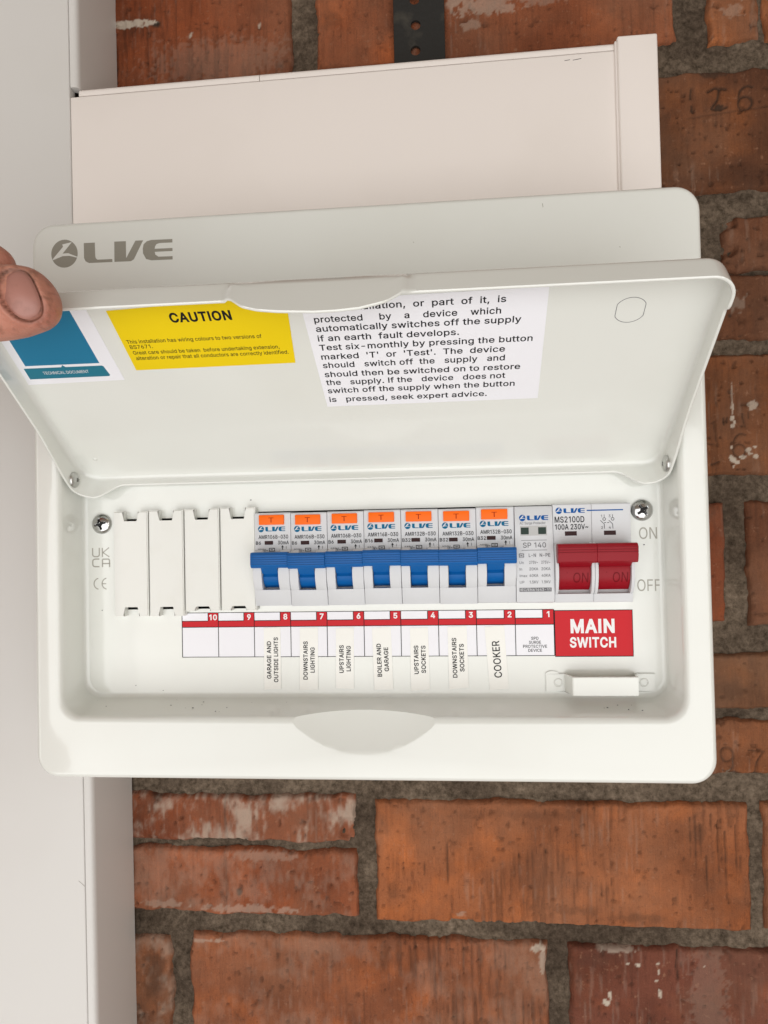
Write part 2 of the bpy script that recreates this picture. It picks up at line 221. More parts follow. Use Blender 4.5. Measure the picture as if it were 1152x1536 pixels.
# ------------------------------------------------------------------ lettering: flat print laid on a surface
# plain sans-serif outlines, cap height 1000. letter: [advance, [closed outlines x,y,x,y...]]
GLYPHS = {"a":[765,[[314,-17,247,-10,186,10,134,42,94,88,68,144,60,212,66,270,85,316,114,352,152,380,197,400,246,414,298,424,350,432,411,440,459,446,496,452,521,462,537,477,542,501,542,505,537,547,524,583,502,612,471,633,432,646,385,650,335,646,293,634,259,615,231,591,211,565,197,538,81,572,112,633,154,680,205,715,261,738,321,751,381,756,423,753,470,746,517,731,562,708,602,675,634,630,655,570,662,494,662,0,544,0,544,102,536,102,519,76,495,48,464,23,423,2,374,-12],[335,89,397,96,448,115,488,145,518,183,536,226,542,271,542,373,530,365,510,358,484,351,455,346,424,341,394,337,367,333,345,330,303,323,264,312,230,296,203,274,186,244,181,206,185,171,200,142,224,119,255,103,292,93]]],"b":[834,[[451,-16,389,-10,339,7,300,33,271,61,249,90,232,115,220,115,220,0,103,0,103,1000,223,1000,223,628,232,628,249,652,270,680,299,708,337,733,387,750,450,756,538,744,615,709,679,652,727,575,757,481,767,371,757,261,727,166,679,89,616,32,539,-4],[433,92,497,101,549,129,591,172,621,229,639,297,645,372,639,447,621,513,591,569,550,612,497,639,433,648,369,640,317,613,276,572,246,517,228,450,221,372,228,294,246,226,276,170,318,128,370,101]]],"c":[778,[[407,-16,312,-4,230,32,161,90,110,167,78,261,67,368,78,478,110,572,161,649,230,707,312,744,407,756,461,752,511,741,558,724,600,700,637,669,668,633,693,591,711,544,595,515,585,543,571,568,553,591,531,611,505,627,476,639,443,646,407,648,340,639,285,610,243,565,213,508,195,441,189,368,195,297,213,231,243,174,285,130,340,101,407,91,444,94,477,101,506,114,532,130,555,150,573,174,588,201,598,230,713,201,696,153,671,110,639,73,602,42,559,17,512,-1,461,-12]]],"d":[834,[[384,-16,296,-4,219,32,155,89,107,166,77,261,67,371,77,481,108,575,156,652,220,709,297,744,385,756,448,750,497,733,536,708,565,680,586,652,602,628,611,628,611,1000,731,1000,731,0,615,0,615,115,603,115,586,90,564,61,534,33,496,7,446,-10],[402,92,465,101,517,128,559,170,589,226,607,294,613,372,607,450,589,517,559,572,518,613,465,640,402,648,337,639,284,612,243,569,213,513,195,447,189,372,195,297,213,229,243,172,285,129,338,101]]],"e":[794,[[417,-16,316,-4,230,32,161,90,109,167,78,260,67,367,78,475,109,569,159,647,226,706,308,743,403,756,464,751,522,735,578,709,628,670,670,619,702,554,723,475,730,381,730,333,147,333,147,434,664,434,609,397,603,467,585,528,556,578,516,617,465,641,403,649,341,641,288,616,245,578,214,530,195,474,189,415,189,349,196,273,217,209,251,158,297,121,353,98,417,91,460,94,499,104,532,120,561,143,584,172,601,207,717,179,694,124,659,77,612,38,555,9,490,-10]]],"f":[499,[[448,746,448,643,13,643,13,746],[158,0,158,848,166,907,188,955,222,993,266,1020,316,1036,368,1042,406,1040,437,1036,461,1030,477,1024,447,921,436,924,422,928,405,931,383,932,336,925,303,904,285,870,279,823,279,0]]],"g":[836,[[407,-296,330,-291,263,-274,207,-249,162,-216,126,-178,99,-136,199,-80,217,-104,239,-130,267,-154,303,-173,349,-187,407,-191,489,-180,555,-148,598,-92,612,-11,612,134,602,134,585,109,563,82,534,54,496,31,446,15,383,9,298,20,221,52,157,105,108,177,77,268,67,376,77,484,108,577,157,652,221,709,298,744,385,756,448,750,498,733,537,708,566,680,588,652,605,627,615,627,615,746,732,746,732,-17,721,-106,689,-177,637,-230,571,-267,493,-289],[403,116,466,124,518,148,559,186,590,238,608,302,614,379,608,454,590,519,560,573,519,614,466,640,403,648,338,639,285,612,243,570,213,516,195,451,189,379,195,305,214,241,244,188,286,149,339,124]]],"h":[806,[[223,446,223,0,103,0,103,1000,223,1000,223,565,201,565,243,653,299,712,368,745,447,756,518,748,580,724,631,685,670,631,694,560,702,472,702,0,582,0,582,462,571,540,537,598,483,635,413,647,362,641,316,624,278,595,248,556,230,506]]],"i":[328,[[103,0,103,746,223,746,223,0],[164,870,133,876,106,894,87,919,81,950,87,981,106,1006,133,1024,164,1030,197,1024,224,1006,242,981,248,950,242,919,224,894,197,876]]],"j":[328,[[103,746,223,746,223,-59,218,-123,200,-178,169,-222,127,-254,73,-274,7,-281,-19,-281,-19,-170,4,-170,49,-163,80,-141,97,-106,103,-57],[164,870,132,876,105,894,87,919,81,950,87,981,105,1006,132,1024,164,1030,196,1024,223,1006,242,981,248,950,242,919,223,894,196,876]]],"k":[748,[[216,268,216,416,237,416,559,746,708,746,362,392,348,392],[103,0,103,1000,223,1000,223,0],[578,0,291,365,376,450,732,0]]],"l":[326,[[103,0,103,1010,223,1010,223,0]]],"m":[1199,[[103,0,103,746,220,746,221,581,211,581,231,635,260,680,297,715,338,739,384,754,431,759,506,747,565,709,607,652,631,579,614,579,633,631,663,674,702,710,748,737,801,754,858,759,921,752,977,731,1025,695,1063,646,1087,581,1095,501,1095,0,974,0,974,499,963,568,929,615,880,641,823,650,776,644,736,629,703,603,679,570,664,531,659,486,659,0,539,0,539,511,529,567,497,611,450,640,392,650,350,645,310,629,275,604,247,568,229,523,223,468,223,0]]],"n":[805,[[223,446,223,0,103,0,103,746,219,746,220,565,201,565,243,653,299,712,368,745,447,756,518,748,580,724,631,685,669,631,694,560,702,472,702,0,582,0,582,462,571,540,537,598,483,635,413,647,362,641,316,624,278,595,248,556,230,506]]],"o":[816,[[407,-16,312,-4,230,32,161,90,110,167,78,261,67,368,78,478,110,572,161,649,230,707,312,744,407,756,504,744,587,707,655,649,706,572,738,478,749,368,738,261,706,167,655,90,587,32,504,-4],[407,91,476,101,531,130,574,174,604,231,622,297,628,368,622,441,604,507,574,565,531,610,476,639,407,648,340,639,285,610,243,565,213,508,195,441,189,368,195,297,213,231,243,174,285,130,340,101]]],"p":[834,[[103,-281,103,746,220,746,220,628,232,628,248,652,270,680,299,708,337,733,387,750,450,756,538,744,615,709,679,652,727,575,757,481,767,371,757,261,727,166,679,89,616,32,539,-4,451,-16,389,-10,339,7,301,33,271,61,249,90,232,115,223,115,223,-281],[433,92,497,101,549,129,591,172,621,229,639,297,645,372,639,447,621,513,591,569,550,612,497,639,433,648,369,640,317,613,276,572,246,517,228,450,221,372,228,294,246,226,276,170,318,128,370,101]]],"q":[834,[[731,-281,611,-281,611,115,602,115,586,90,564,61,534,33,496,7,446,-10,384,-16,296,-4,219,32,155,89,107,166,77,261,67,371,77,481,108,575,156,652,220,709,297,744,385,756,448,750,497,733,536,708,565,680,586,652,603,628,615,628,615,746,731,746],[402,92,465,101,517,128,559,170,589,226,607,294,613,372,607,450,589,517,559,572,518,613,465,640,402,648,337,639,284,612,243,569,213,513,195,447,189,372,195,297,213,229,243,172,285,129,338,101]]],"r":[509,[[103,0,103,746,219,746,219,631,227,631,255,682,300,722,355,748,419,756,434,756,451,756,467,755,479,754,479,634,469,635,452,638,430,640,407,640,357,635,313,618,276,592,247,557,229,515,223,466,223,0]]],"s":[717,[[358,-16,285,-10,220,7,166,35,121,74,89,125,70,185,185,209,207,156,244,118,294,97,356,89,426,98,481,122,515,159,527,202,520,238,499,267,465,289,417,305,293,334,205,365,142,409,104,467,92,538,101,599,128,652,170,695,226,728,293,749,368,756,439,750,499,732,548,704,588,667,617,622,637,570,527,545,508,585,477,620,431,645,368,654,307,646,257,623,224,588,213,545,221,507,244,478,282,456,338,438,451,411,540,381,602,337,639,280,651,209,642,147,614,93,570,47,511,13,439,-9]]],"t":[447,[[401,746,401,643,13,643,13,746],[128,926,248,926,248,192,253,150,267,120,294,104,335,98,348,99,364,100,381,103,397,105,419,3,399,-2,377,-5,354,-7,331,-8,245,4,181,42,141,102,128,183]]],"u":[806,[[358,-10,288,-2,226,21,175,60,136,115,111,186,103,273,103,746,223,746,223,283,235,206,269,147,323,111,393,99,444,104,490,122,528,151,557,190,576,240,582,300,582,746,702,746,702,0,586,0,586,181,604,181,562,92,505,33,437,1]]],"v":[765,[[319,0,34,746,166,746,325,305,348,238,367,171,385,105,404,41,362,41,381,105,399,171,418,238,440,305,599,746,730,746,445,0]]],"w":[1115,[[270,0,44,746,171,746,262,420,282,348,302,268,323,180,344,81,324,81,344,177,365,265,385,346,405,420,495,746,622,746,711,420,730,347,750,267,770,179,791,81,769,81,791,178,812,266,832,346,852,420,944,746,1070,746,844,0,724,0,627,338,613,390,599,442,585,496,571,551,558,607,544,664,571,664,558,607,544,551,530,496,516,442,502,389,487,338,391,0]]],"x":[744,[[41,0,337,429,336,336,56,746,197,746,290,601,323,548,352,498,380,451,407,405,345,405,373,451,398,498,425,548,458,601,554,746,691,746,410,332,410,421,703,0,564,0,454,168,421,219,393,267,367,313,340,357,402,357,375,313,351,267,324,219,291,168,180,0]]],"y":[765,[[93,-272,121,-168,140,-172,174,-177,204,-175,231,-165,256,-145,278,-114,296,-70,319,-3,34,746,166,746,325,305,348,237,367,170,385,105,404,41,361,41,380,105,398,171,418,238,440,305,600,746,730,746,401,-114,376,-167,347,-210,313,-243,274,-267,230,-281,180,-285,152,-284,127,-281,107,-277]]],"z":[748,[[82,0,82,90,499,628,499,635,94,635,94,746,654,746,654,650,248,118,248,111,666,111,666,0]]],"A":[943,[[32,0,396,1000,543,1000,910,0,777,0,564,595,543,656,519,732,491,825,456,940,482,940,448,823,418,729,394,654,374,595,167,0],[216,279,216,391,727,391,727,279]]],"B":[897,[[118,0,118,1000,474,1000,569,991,646,964,706,923,749,869,774,805,783,735,777,677,760,629,734,591,700,562,661,540,619,524,619,515,667,506,714,483,756,447,791,399,814,340,821,268,813,196,787,131,742,77,677,35,592,9,485,0],[245,112,481,112,581,123,648,157,686,207,699,268,692,317,673,361,642,399,601,429,549,447,488,454,245,454],[245,561,468,561,520,566,566,582,605,608,635,642,654,683,660,732,649,793,614,843,556,877,472,888,245,888]]],"C":[1003,[[526,-13,442,-6,366,14,295,49,233,96,180,156,137,227,105,308,86,399,79,499,86,600,105,691,137,773,180,844,233,903,295,951,366,986,442,1006,526,1013,599,1008,669,991,733,964,790,926,840,879,880,822,910,758,930,685,803,685,788,733,765,776,737,812,702,842,663,866,620,883,574,893,526,896,438,884,361,850,296,793,246,715,214,617,203,499,214,382,246,284,296,207,361,150,439,116,526,104,574,107,620,118,663,135,702,158,737,188,765,225,788,267,803,315,930,315,911,243,881,178,840,122,791,74,734,37,669,9,600,-8]]],"D":[987,[[430,0,189,0,189,112,422,112,534,124,625,159,695,216,745,293,775,389,785,502,775,614,745,709,696,785,628,842,541,876,434,888,183,888,183,1000,443,1000,536,993,619,973,693,940,785,868,852,769,883,689,901,601,907,502,901,403,883,313,852,233,809,164,755,106,689,60,613,27,527,7],[245,1000,245,0,118,0,118,1000]]],"E":[823,[[118,0,118,1000,732,1000,732,888,245,888,245,562,699,562,699,450,245,450,245,112,738,112,738,0]]],"F":[806,[[118,0,118,1000,726,1000,726,888,245,888,245,547,681,547,681,435,245,435,245,0]]],"G":[1023,[[528,-13,443,-6,365,14,294,49,231,97,179,156,136,227,104,309,85,399,79,499,85,600,104,691,136,773,179,844,231,903,293,951,362,986,438,1006,521,1013,597,1008,669,990,735,961,793,922,842,874,883,818,913,755,932,685,802,685,784,732,761,773,733,809,700,839,662,864,620,882,573,892,521,896,436,884,360,850,295,793,246,715,214,617,203,499,214,382,246,285,296,207,362,150,440,116,528,104,608,113,678,140,735,183,779,242,806,314,815,398,854,391,556,391,556,503,940,503,940,393,926,278,886,179,823,97,740,37,641,-1]]],"H":[1016,[[118,0,118,1000,245,1000,245,568,771,568,771,1000,898,1000,898,0,771,0,771,456,245,456,245,0]]],"I":[363,[[118,0,118,1000,245,1000,245,0]]],"J":[779,[[364,-13,244,6,148,64,102,124,74,197,65,286,65,340,192,340,192,286,204,205,239,146,294,110,364,98,433,110,487,146,522,205,534,286,534,1000,661,1000,661,286,652,197,624,124,578,64,483,6]]],"K":[917,[[205,286,205,425,240,470,273,513,308,555,343,596,379,637,416,677,715,1000,881,1000,454,542,448,543],[118,0,118,1000,245,1000,245,657,244,442,245,380,245,0],[732,0,369,509,448,608,882,0]]],"L":[772,[[118,0,118,1000,245,1000,245,112,710,112,710,0]]],"M":[1235,[[118,0,118,1000,298,1000,545,368,554,343,565,312,576,278,588,241,600,203,612,165,623,129,632,96,604,96,614,127,625,162,636,200,649,238,661,276,672,311,683,342,693,368,936,1000,1116,1000,1116,0,991,0,991,572,991,605,992,643,992,683,993,725,995,812,996,856,997,899,1008,899,994,852,978,805,963,758,947,713,933,671,919,633,906,599,896,572,672,0,562,0,335,572,325,598,313,631,299,668,285,710,270,754,254,801,237,850,220,899,234,899,235,860,236,818,237,774,238,731,239,646,239,607,240,572,240,0]]],"N":[1029,[[118,0,118,1000,268,1000,674,359,692,331,713,296,736,255,762,210,788,160,813,108,796,105,791,160,788,213,786,263,785,309,784,350,784,383,784,1000,911,1000,911,0,760,0,397,570,373,609,349,650,322,696,291,749,255,812,211,889,234,892,237,820,240,754,243,695,244,645,245,603,246,572,246,0]]],"O":[1048,[[525,-13,442,-6,366,14,296,49,233,96,181,156,137,227,105,308,86,399,79,499,86,600,105,691,137,773,181,844,233,903,296,951,366,986,442,1006,525,1013,608,1006,684,986,754,951,816,903,869,844,912,773,944,691,963,600,969,499,963,399,944,308,912,227,869,156,816,96,754,49,684,14,608,-6],[525,104,610,115,687,149,752,205,803,283,835,382,846,499,835,618,803,717,752,795,687,851,610,885,525,896,439,885,362,850,297,794,246,716,214,618,203,499,214,382,246,284,297,206,362,150,439,115]]],"P":[874,[[118,0,118,1000,462,1000,568,990,653,958,719,909,766,845,794,769,803,683,794,598,766,522,719,457,653,407,568,376,462,365,215,365,215,477,457,477,528,483,584,503,626,535,655,577,672,627,677,683,672,740,655,789,626,831,584,862,527,882,456,889,245,889,245,0]]],"Q":[1048,[[482,313,615,313,726,166,754,128,921,-94,788,-94,679,52,651,90],[525,-13,442,-6,366,14,296,49,233,96,181,156,137,227,105,308,86,399,79,499,86,600,105,691,137,773,181,844,233,903,296,951,366,986,442,1006,525,1013,608,1006,684,986,754,951,816,903,869,844,912,773,944,691,963,600,969,499,963,399,944,308,912,227,869,156,816,96,754,49,684,14,608,-6],[525,104,610,115,687,149,752,205,803,283,835,382,846,499,835,618,803,717,752,795,687,851,610,885,525,896,439,885,362,850,297,794,246,716,214,618,203,499,214,382,246,284,297,206,362,150,439,115]]],"R":[883,[[118,0,118,1000,464,1000,569,990,655,960,721,913,767,851,795,777,805,692,795,607,767,534,721,473,654,427,569,398,464,389,189,389,189,501,459,501,530,507,585,524,627,553,656,591,673,637,679,692,673,748,656,796,627,835,585,864,529,882,458,889,245,889,245,0],[694,0,452,450,595,450,841,0]]],"S":[878,[[440,-17,338,-9,251,18,179,61,126,118,90,188,75,268,205,268,217,216,243,172,280,139,327,115,381,101,440,97,504,102,562,118,610,145,648,181,671,224,679,274,673,317,653,352,622,379,582,402,534,421,481,437,361,470,251,512,169,568,119,641,102,732,113,811,147,880,201,936,270,979,353,1005,446,1013,540,1005,621,978,689,936,741,882,775,817,788,743,663,743,642,810,594,860,526,891,442,901,382,896,329,880,285,855,253,822,233,783,226,738,234,692,257,656,292,627,333,606,376,589,417,577,519,549,565,536,612,518,660,496,705,467,744,432,776,388,796,336,803,272,792,195,760,125,707,66,636,21,546,-8]]],"T":[882,[[62,888,62,1000,819,1000,819,888,505,888,505,0,379,0,379,888]]],"U":[1017,[[509,-16,398,-5,303,30,225,85,166,157,130,243,118,340,118,1000,244,1000,244,350,252,282,277,222,315,172,368,134,433,109,509,101,585,109,650,134,702,172,740,222,764,282,772,350,772,1000,899,1000,899,340,887,243,850,157,792,85,714,30,619,-5]]],"V":[943,[[401,0,32,1000,166,1000,378,405,398,346,423,270,453,175,487,60,461,60,495,177,525,271,549,347,569,405,776,1000,910,1000,546,0]]],"W":[1349,[[305,0,32,1000,162,1000,321,385,333,336,345,286,356,235,367,184,378,132,387,78,372,78,382,132,393,184,404,235,415,286,428,336,440,385,602,1000,746,1000,907,385,920,336,933,286,944,235,956,184,967,132,977,78,960,78,970,132,981,184,992,235,1003,286,1015,336,1028,385,1186,1000,1316,1000,1042,0,895,0,723,635,706,700,691,769,675,847,660,934,687,934,673,851,658,776,643,705,625,635,453,0]]],"X":[932,[[36,0,427,559,427,464,58,1000,205,1000,350,787,378,745,401,710,421,678,439,647,458,613,479,574,456,574,477,612,495,646,514,678,534,710,558,745,587,787,734,1000,877,1000,509,470,509,564,896,0,750,0,574,254,549,292,528,324,509,354,491,384,473,417,453,454,481,454,461,418,443,386,425,356,405,326,383,293,357,254,180,0]]],"Y":[928,[[400,0,400,409,32,1000,179,1000,378,677,409,625,437,574,463,519,491,453,440,453,467,520,494,576,521,626,551,677,749,1000,895,1000,527,409,527,0]]],"Z":[862,[[82,0,82,91,538,757,569,802,602,846,636,891,670,935,684,893,623,891,561,889,499,888,438,888,79,888,79,1000,780,1000,780,907,332,253,298,206,263,158,227,112,191,65,177,107,238,109,299,111,360,112,421,112,785,112,785,0]]],"0":[891,[[446,-13,342,2,255,47,186,122,135,223,112,305,99,397,94,499,99,602,113,694,136,776,187,878,256,952,343,998,446,1013,548,998,635,952,704,878,755,776,778,694,792,602,797,499,792,397,778,305,755,223,705,122,636,47,549,2],[446,97,513,109,570,145,616,203,649,283,669,382,676,499,669,618,649,717,616,797,570,855,513,891,446,903,377,891,320,855,275,797,242,717,222,618,215,499,222,382,242,283,275,203,320,145,377,109]]],"1":[760,[[542,1000,542,0,417,0,417,881,411,881,169,703,169,839,390,1000]]],"2":[891,[[126,0,126,93,460,450,513,506,555,555,587,600,611,642,625,685,630,730,623,780,605,823,575,857,537,883,491,898,440,903,385,897,339,880,301,851,273,813,255,766,250,711,129,711,139,796,169,869,218,930,281,976,357,1004,442,1013,527,1004,601,976,663,932,710,875,739,808,749,732,744,677,729,624,702,569,660,508,602,437,525,353,300,119,300,111,765,111,765,0]]],"3":[891,[[428,-13,341,-5,261,19,192,59,138,113,102,180,86,259,215,259,226,211,249,171,282,139,325,116,374,103,430,98,488,103,541,119,585,146,618,183,640,229,647,285,641,337,621,386,588,427,540,459,476,480,395,487,308,487,308,588,566,881,566,889,137,889,137,1000,732,1000,732,905,415,547,415,568,518,567,606,542,677,498,729,437,762,365,772,285,761,202,728,130,676,70,607,24,523,-4]]],"4":[891,[[78,207,78,311,485,1000,611,1000,213,326,213,319,812,319,812,207],[554,0,554,238,554,287,554,624,674,624,674,0]]],"5":[891,[[435,-13,350,-5,275,22,212,64,163,118,130,183,117,256,240,256,250,213,271,175,302,143,341,118,385,103,435,98,492,105,543,127,585,160,617,205,638,258,644,319,637,380,616,435,583,480,540,515,488,537,428,544,378,540,329,528,285,508,252,483,132,497,189,1000,720,1000,720,889,296,889,263,593,268,593,305,619,349,639,399,651,451,656,517,649,578,631,632,601,678,561,716,511,745,454,763,390,768,321,758,229,725,149,674,81,607,30,526,-3]]],"6":[891,[[445,-13,357,-3,280,29,215,79,166,146,135,227,125,318,133,392,157,470,201,560,270,669,496,1000,633,1000,297,513,286,513,302,541,324,565,352,587,385,603,421,614,462,617,547,608,621,579,681,533,727,471,755,396,764,309,754,221,723,143,674,78,609,28,532,-3],[445,95,500,102,548,123,587,156,618,199,637,251,644,309,637,368,618,419,587,462,548,494,500,515,445,521,390,515,342,495,302,463,271,420,252,370,246,311,252,252,271,200,302,156,342,123,390,102]]],"7":[891,[[191,0,636,881,636,889,122,889,122,1000,768,1000,768,882,324,0]]],"8":[891,[[445,-13,350,-4,266,22,198,65,146,121,113,189,102,266,108,327,128,384,158,433,199,474,246,504,300,520,300,525,234,554,182,605,149,672,138,748,148,820,178,884,225,938,287,979,361,1005,445,1013,528,1005,602,979,663,938,710,884,740,820,750,748,739,672,706,605,655,554,591,525,591,520,643,504,690,474,730,433,761,384,781,327,788,266,777,189,744,121,692,65,623,22,540,-4],[445,97,507,102,560,118,603,145,635,180,655,223,662,272,655,325,634,371,600,409,556,438,504,456,445,462,385,456,333,438,289,409,255,371,234,325,227,272,233,223,253,180,285,145,329,118,382,102],[445,569,495,574,539,590,576,616,604,650,622,691,628,738,622,785,605,826,577,859,541,884,496,899,445,904,393,899,349,884,312,859,284,826,267,785,261,738,267,691,284,650,312,616,349,590,394,574]]],"9":[891,[[444,1013,532,1003,610,971,674,921,723,854,754,773,764,682,756,608,733,530,688,440,619,331,394,0,256,0,593,487,604,487,588,459,565,435,537,413,505,397,468,386,428,383,343,392,269,421,209,467,163,529,134,604,125,691,135,780,166,858,216,922,280,972,357,1003],[444,905,390,898,342,877,302,844,272,801,253,749,246,691,253,632,272,581,302,538,342,506,390,485,444,479,499,485,548,505,588,537,618,580,637,631,644,689,637,748,618,800,588,844,548,877,500,898]]],".":[369,[[187,-9,153,-2,124,17,104,46,97,81,104,115,124,144,153,164,187,170,222,164,251,144,271,115,277,81,271,46,251,17,222,-2]]],",":[369,[[74,-235,133,140,269,140,166,-235]]],"-":[891,[[662,481,662,369,224,369,224,481]]],"'":[405,[[153,624,138,1000,266,1000,252,624]]],"~":[891,[[103,295,109,370,129,428,161,472,202,501,249,518,297,523,345,518,388,502,432,475,483,434,515,407,540,390,563,380,587,377,624,385,653,408,671,445,677,497,787,497,781,422,760,364,727,320,687,291,640,274,592,268,543,274,499,290,455,318,406,357,374,384,349,401,326,410,302,413,266,407,238,386,219,349,213,295]]],"/":[490,[[462,1047,140,-150,28,-150,350,1047]]],"(":[537,[[175,406,181,519,198,636,214,715,235,792,259,867,300,971,347,1060,464,1060,416,953,375,842,342,728,317,616,302,508,297,406,302,316,315,225,338,131,370,32,397,-38,428,-111,464,-189,347,-189,295,-91,252,7,219,107,195,208,180,307]]],")":[537,[[73,-189,110,-110,142,-35,169,35,201,135,222,229,235,318,240,406,235,508,219,616,195,728,162,842,121,953,73,1060,190,1060,237,971,279,867,303,792,323,715,340,636,356,518,362,406,357,306,342,205,317,105,284,5,241,-93,190,-189]]]," ":[369,[]]}
def thicken(P, t):
    n = len(P); out = []
    for i in range(n):
        p, a, b = P[i], P[i - 1], P[(i + 1) % n]
        e1, e2 = p - a, b - p
        n1 = np.array((-e1[1], e1[0])) / (np.hypot(*e1) + 1e-9); n2 = np.array((-e2[1], e2[0])) / (np.hypot(*e2) + 1e-9)
        m = n1 + n2; m = m / max(.35, (m @ m) / 2)
        out.append(p + m * t)
    return np.array(out)
def fill(loops):
    """non-zero fill of overlapping outlines, as trapezia between successive heights"""
    E = []
    for P in loops:
        for a, b in zip(P, np.roll(P, -1, 0)):
            if abs(a[1] - b[1]) > 1e-6: E.append((a, b, 1) if a[1] < b[1] else (b, a, -1))
    ys = {round(float(p[1]), 3) for P in loops for p in P}
    for i in range(len(E)):
        for j in range(i):
            a, b, _ = E[i]; c, d, _ = E[j]
            den = (b[0] - a[0]) * (d[1] - c[1]) - (b[1] - a[1]) * (d[0] - c[0])
            if abs(den) < 1e-6: continue
            t = ((c[0] - a[0]) * (d[1] - c[1]) - (c[1] - a[1]) * (d[0] - c[0])) / den
            u = ((c[0] - a[0]) * (b[1] - a[1]) - (c[1] - a[1]) * (b[0] - a[0])) / den
            if .001 < t < .999 and .001 < u < .999: ys.add(round(float(a[1] + t * (b[1] - a[1])), 3))
    ys = sorted(ys); V_, F_ = [], []
    at = lambda e, y: e[0][0] + (e[1][0] - e[0][0]) * (y - e[0][1]) / (e[1][1] - e[0][1])
    for y0, y1 in zip(ys, ys[1:]):
        if y1 - y0 < .01: continue
        m = (y0 + y1) / 2
        act = sorted((at(e, m), e[2], i) for i, e in enumerate(E) if e[0][1] < m < e[1][1])
        wn = 0
        for x, sgn, i in act:
            if wn == 0: st = i
            wn += sgn
            if wn == 0:
                l, r = E[st], E[i]; n = len(V_)
                V_ += [(at(l, y0), y0), (at(r, y0), y0), (at(r, y1), y1), (at(l, y1), y1)]; F_.append((n, n + 1, n + 2, n + 3))
    return np.array(V_), np.array(F_)
_gl = {}
def glyph(c, bold):
    if (c, bold) not in _gl:
        L_ = [np.array(p, float).reshape(-1, 2) for p in GLYPHS[c][1]]
        if bold: L_ = [thicken(p, bold) for p in L_]
        _gl[(c, bold)] = fill(L_)
    return _gl[(c, bold)]
def glyphs(s, h, w=None, bold=0.0):
    """cap height h, optional exact width w; origin at left of baseline"""
    bo = BOLD_SIGN * round(bold * 1900)
    vs, fs, pen, n = [], [], 0, 0
    for c in s:
        if c != ' ':
            v, f = glyph(c, bo)
            vs.append(v + (pen, 0)); fs.append(f + n); n += len(v)
        pen += GLYPHS[c][0] + bold * 2600
    v = np.concatenate(vs); f = [tuple(int(i) for i in t) for t in np.concatenate(fs)]
    x0, x1 = v[:, 0].min(), v[:, 0].max()
    sy = h / 1000.0; sx = (w / (x1 - x0)) if w else sy
    return np.stack([(v[:, 0] - x0) * sx, v[:, 1] * sy], 1), f, (x1 - x0) * sx
_H = np.array(GLYPHS['I'][1][0], float).reshape(-1, 2)
BOLD_SIGN = 1 if np.ptp(thicken(_H, 20)[:, 0]) > np.ptp(_H[:, 0]) else -1

class Print:
    """collects flat print (text, shapes) on the plane o + ex*x + ez*z, then links it as one mesh"""
    def __init__(self): self.v = []; self.f = []
    def add(self, v, f):
        b = len(self.v); self.v += [tuple(p) for p in v]; self.f += [tuple(i + b for i in q) for q in f]
    def text(self, s, x, z, h, w=None, align='L', bold=0.0, rot=0.0):
        v, f, ww = glyphs(s, h, w, bold)
        off = {'L': 0, 'C': -ww / 2, 'R': -ww}[align]
        v[:, 0] += off
        c, s_ = math.cos(rot), math.sin(rot)
        v = np.stack([x + v[:, 0] * c - v[:, 1] * s_, z + v[:, 0] * s_ + v[:, 1] * c], 1)
        self.add(v, f)
    def poly(self, pts): self.add(pts, [tuple(range(len(pts)))])
    def rect(self, x0, x1, z0, z1): self.poly([(x0, z0), (x1, z0), (x1, z1), (x0, z1)])
    def line(self, pts, w):
        for (ax_, az), (bx, bz) in zip(pts, pts[1:]):
            L = math.hypot(bx - ax_, bz - az) or 1
            nx, nz = -(bz - az) / L * w / 2, (bx - ax_) / L * w / 2
            self.poly([(ax_ - nx, az - nz), (bx - nx, bz - nz), (bx + nx, bz + nz), (ax_ + nx, az + nz)])
    def circle(self, x, z, r, n=32, rz=None):
        rz = rz or r
        self.poly([(x + r * math.cos(2 * math.pi * k / n), z + rz * math.sin(2 * math.pi * k / n)) for k in range(n)])
    def ring(self, x, z, r, w, n=40, a0=0, a1=2 * math.pi, rz=None):
        rz = rz or r
        self.line([(x + r * math.cos(a0 + (a1 - a0) * k / n), z + rz * math.sin(a0 + (a1 - a0) * k / n)) for k in range(n + 1)], w)
    def build(self, name, material, parent, P, d):
        """P(x,z,d) maps the plane into space"""
        me = bpy.data.meshes.new(name)
        me.from_pydata([P(x, z, d) for x, z in self.v], [], self.f); me.update()
        return mesh_obj(name, me, material, parent, sharp=0)

def logo(pr, white, x, z, w):
    """round badge with a swoosh, then four wide letters; bottom-left corner at (x,z), width w"""
    k = w / 868.0
    def T(pts): return [(x + (px - 82) * k, z + (282 - py) * k) for px, py in pts]
    pr.circle(x + 96 * k, z + 96 * k, 96 * k, 36, 98 * k)
    white.poly(T([(92, 222), (168, 138), (163, 121), (232, 108), (165, 185)]))
    white.poly(T([(92, 222), (165, 185), (205, 184), (272, 212), (266, 217), (215, 203), (165, 203), (95, 228)]))
    pr.poly(T([(318, 118), (398, 118), (400, 215), (404, 228), (416, 238), (522, 238), (522, 259), (355, 259), (330, 246), (319, 222)]))
    pr.poly(T([(537, 118), (620, 118), (621, 232), (621, 259), (537, 259)]))
    pr.poly(T([(621, 236), (688, 118), (743, 118), (676, 246), (655, 259), (621, 259)]))
    pr.poly(T([(950, 118), (950, 142), (860, 142), (838, 148), (828, 162), (740, 175), (746, 146), (768, 126), (800, 118)]))
    pr.poly(T([(828, 162), (824, 180), (824, 200), (828, 220), (741, 208), (740, 175)]))
    pr.poly(T([(828, 220), (850, 236), (950, 236), (950, 259), (800, 259), (762, 248), (741, 208)]))
    pr.poly(T([(824, 180), (950, 180), (950, 201), (824, 201)]))

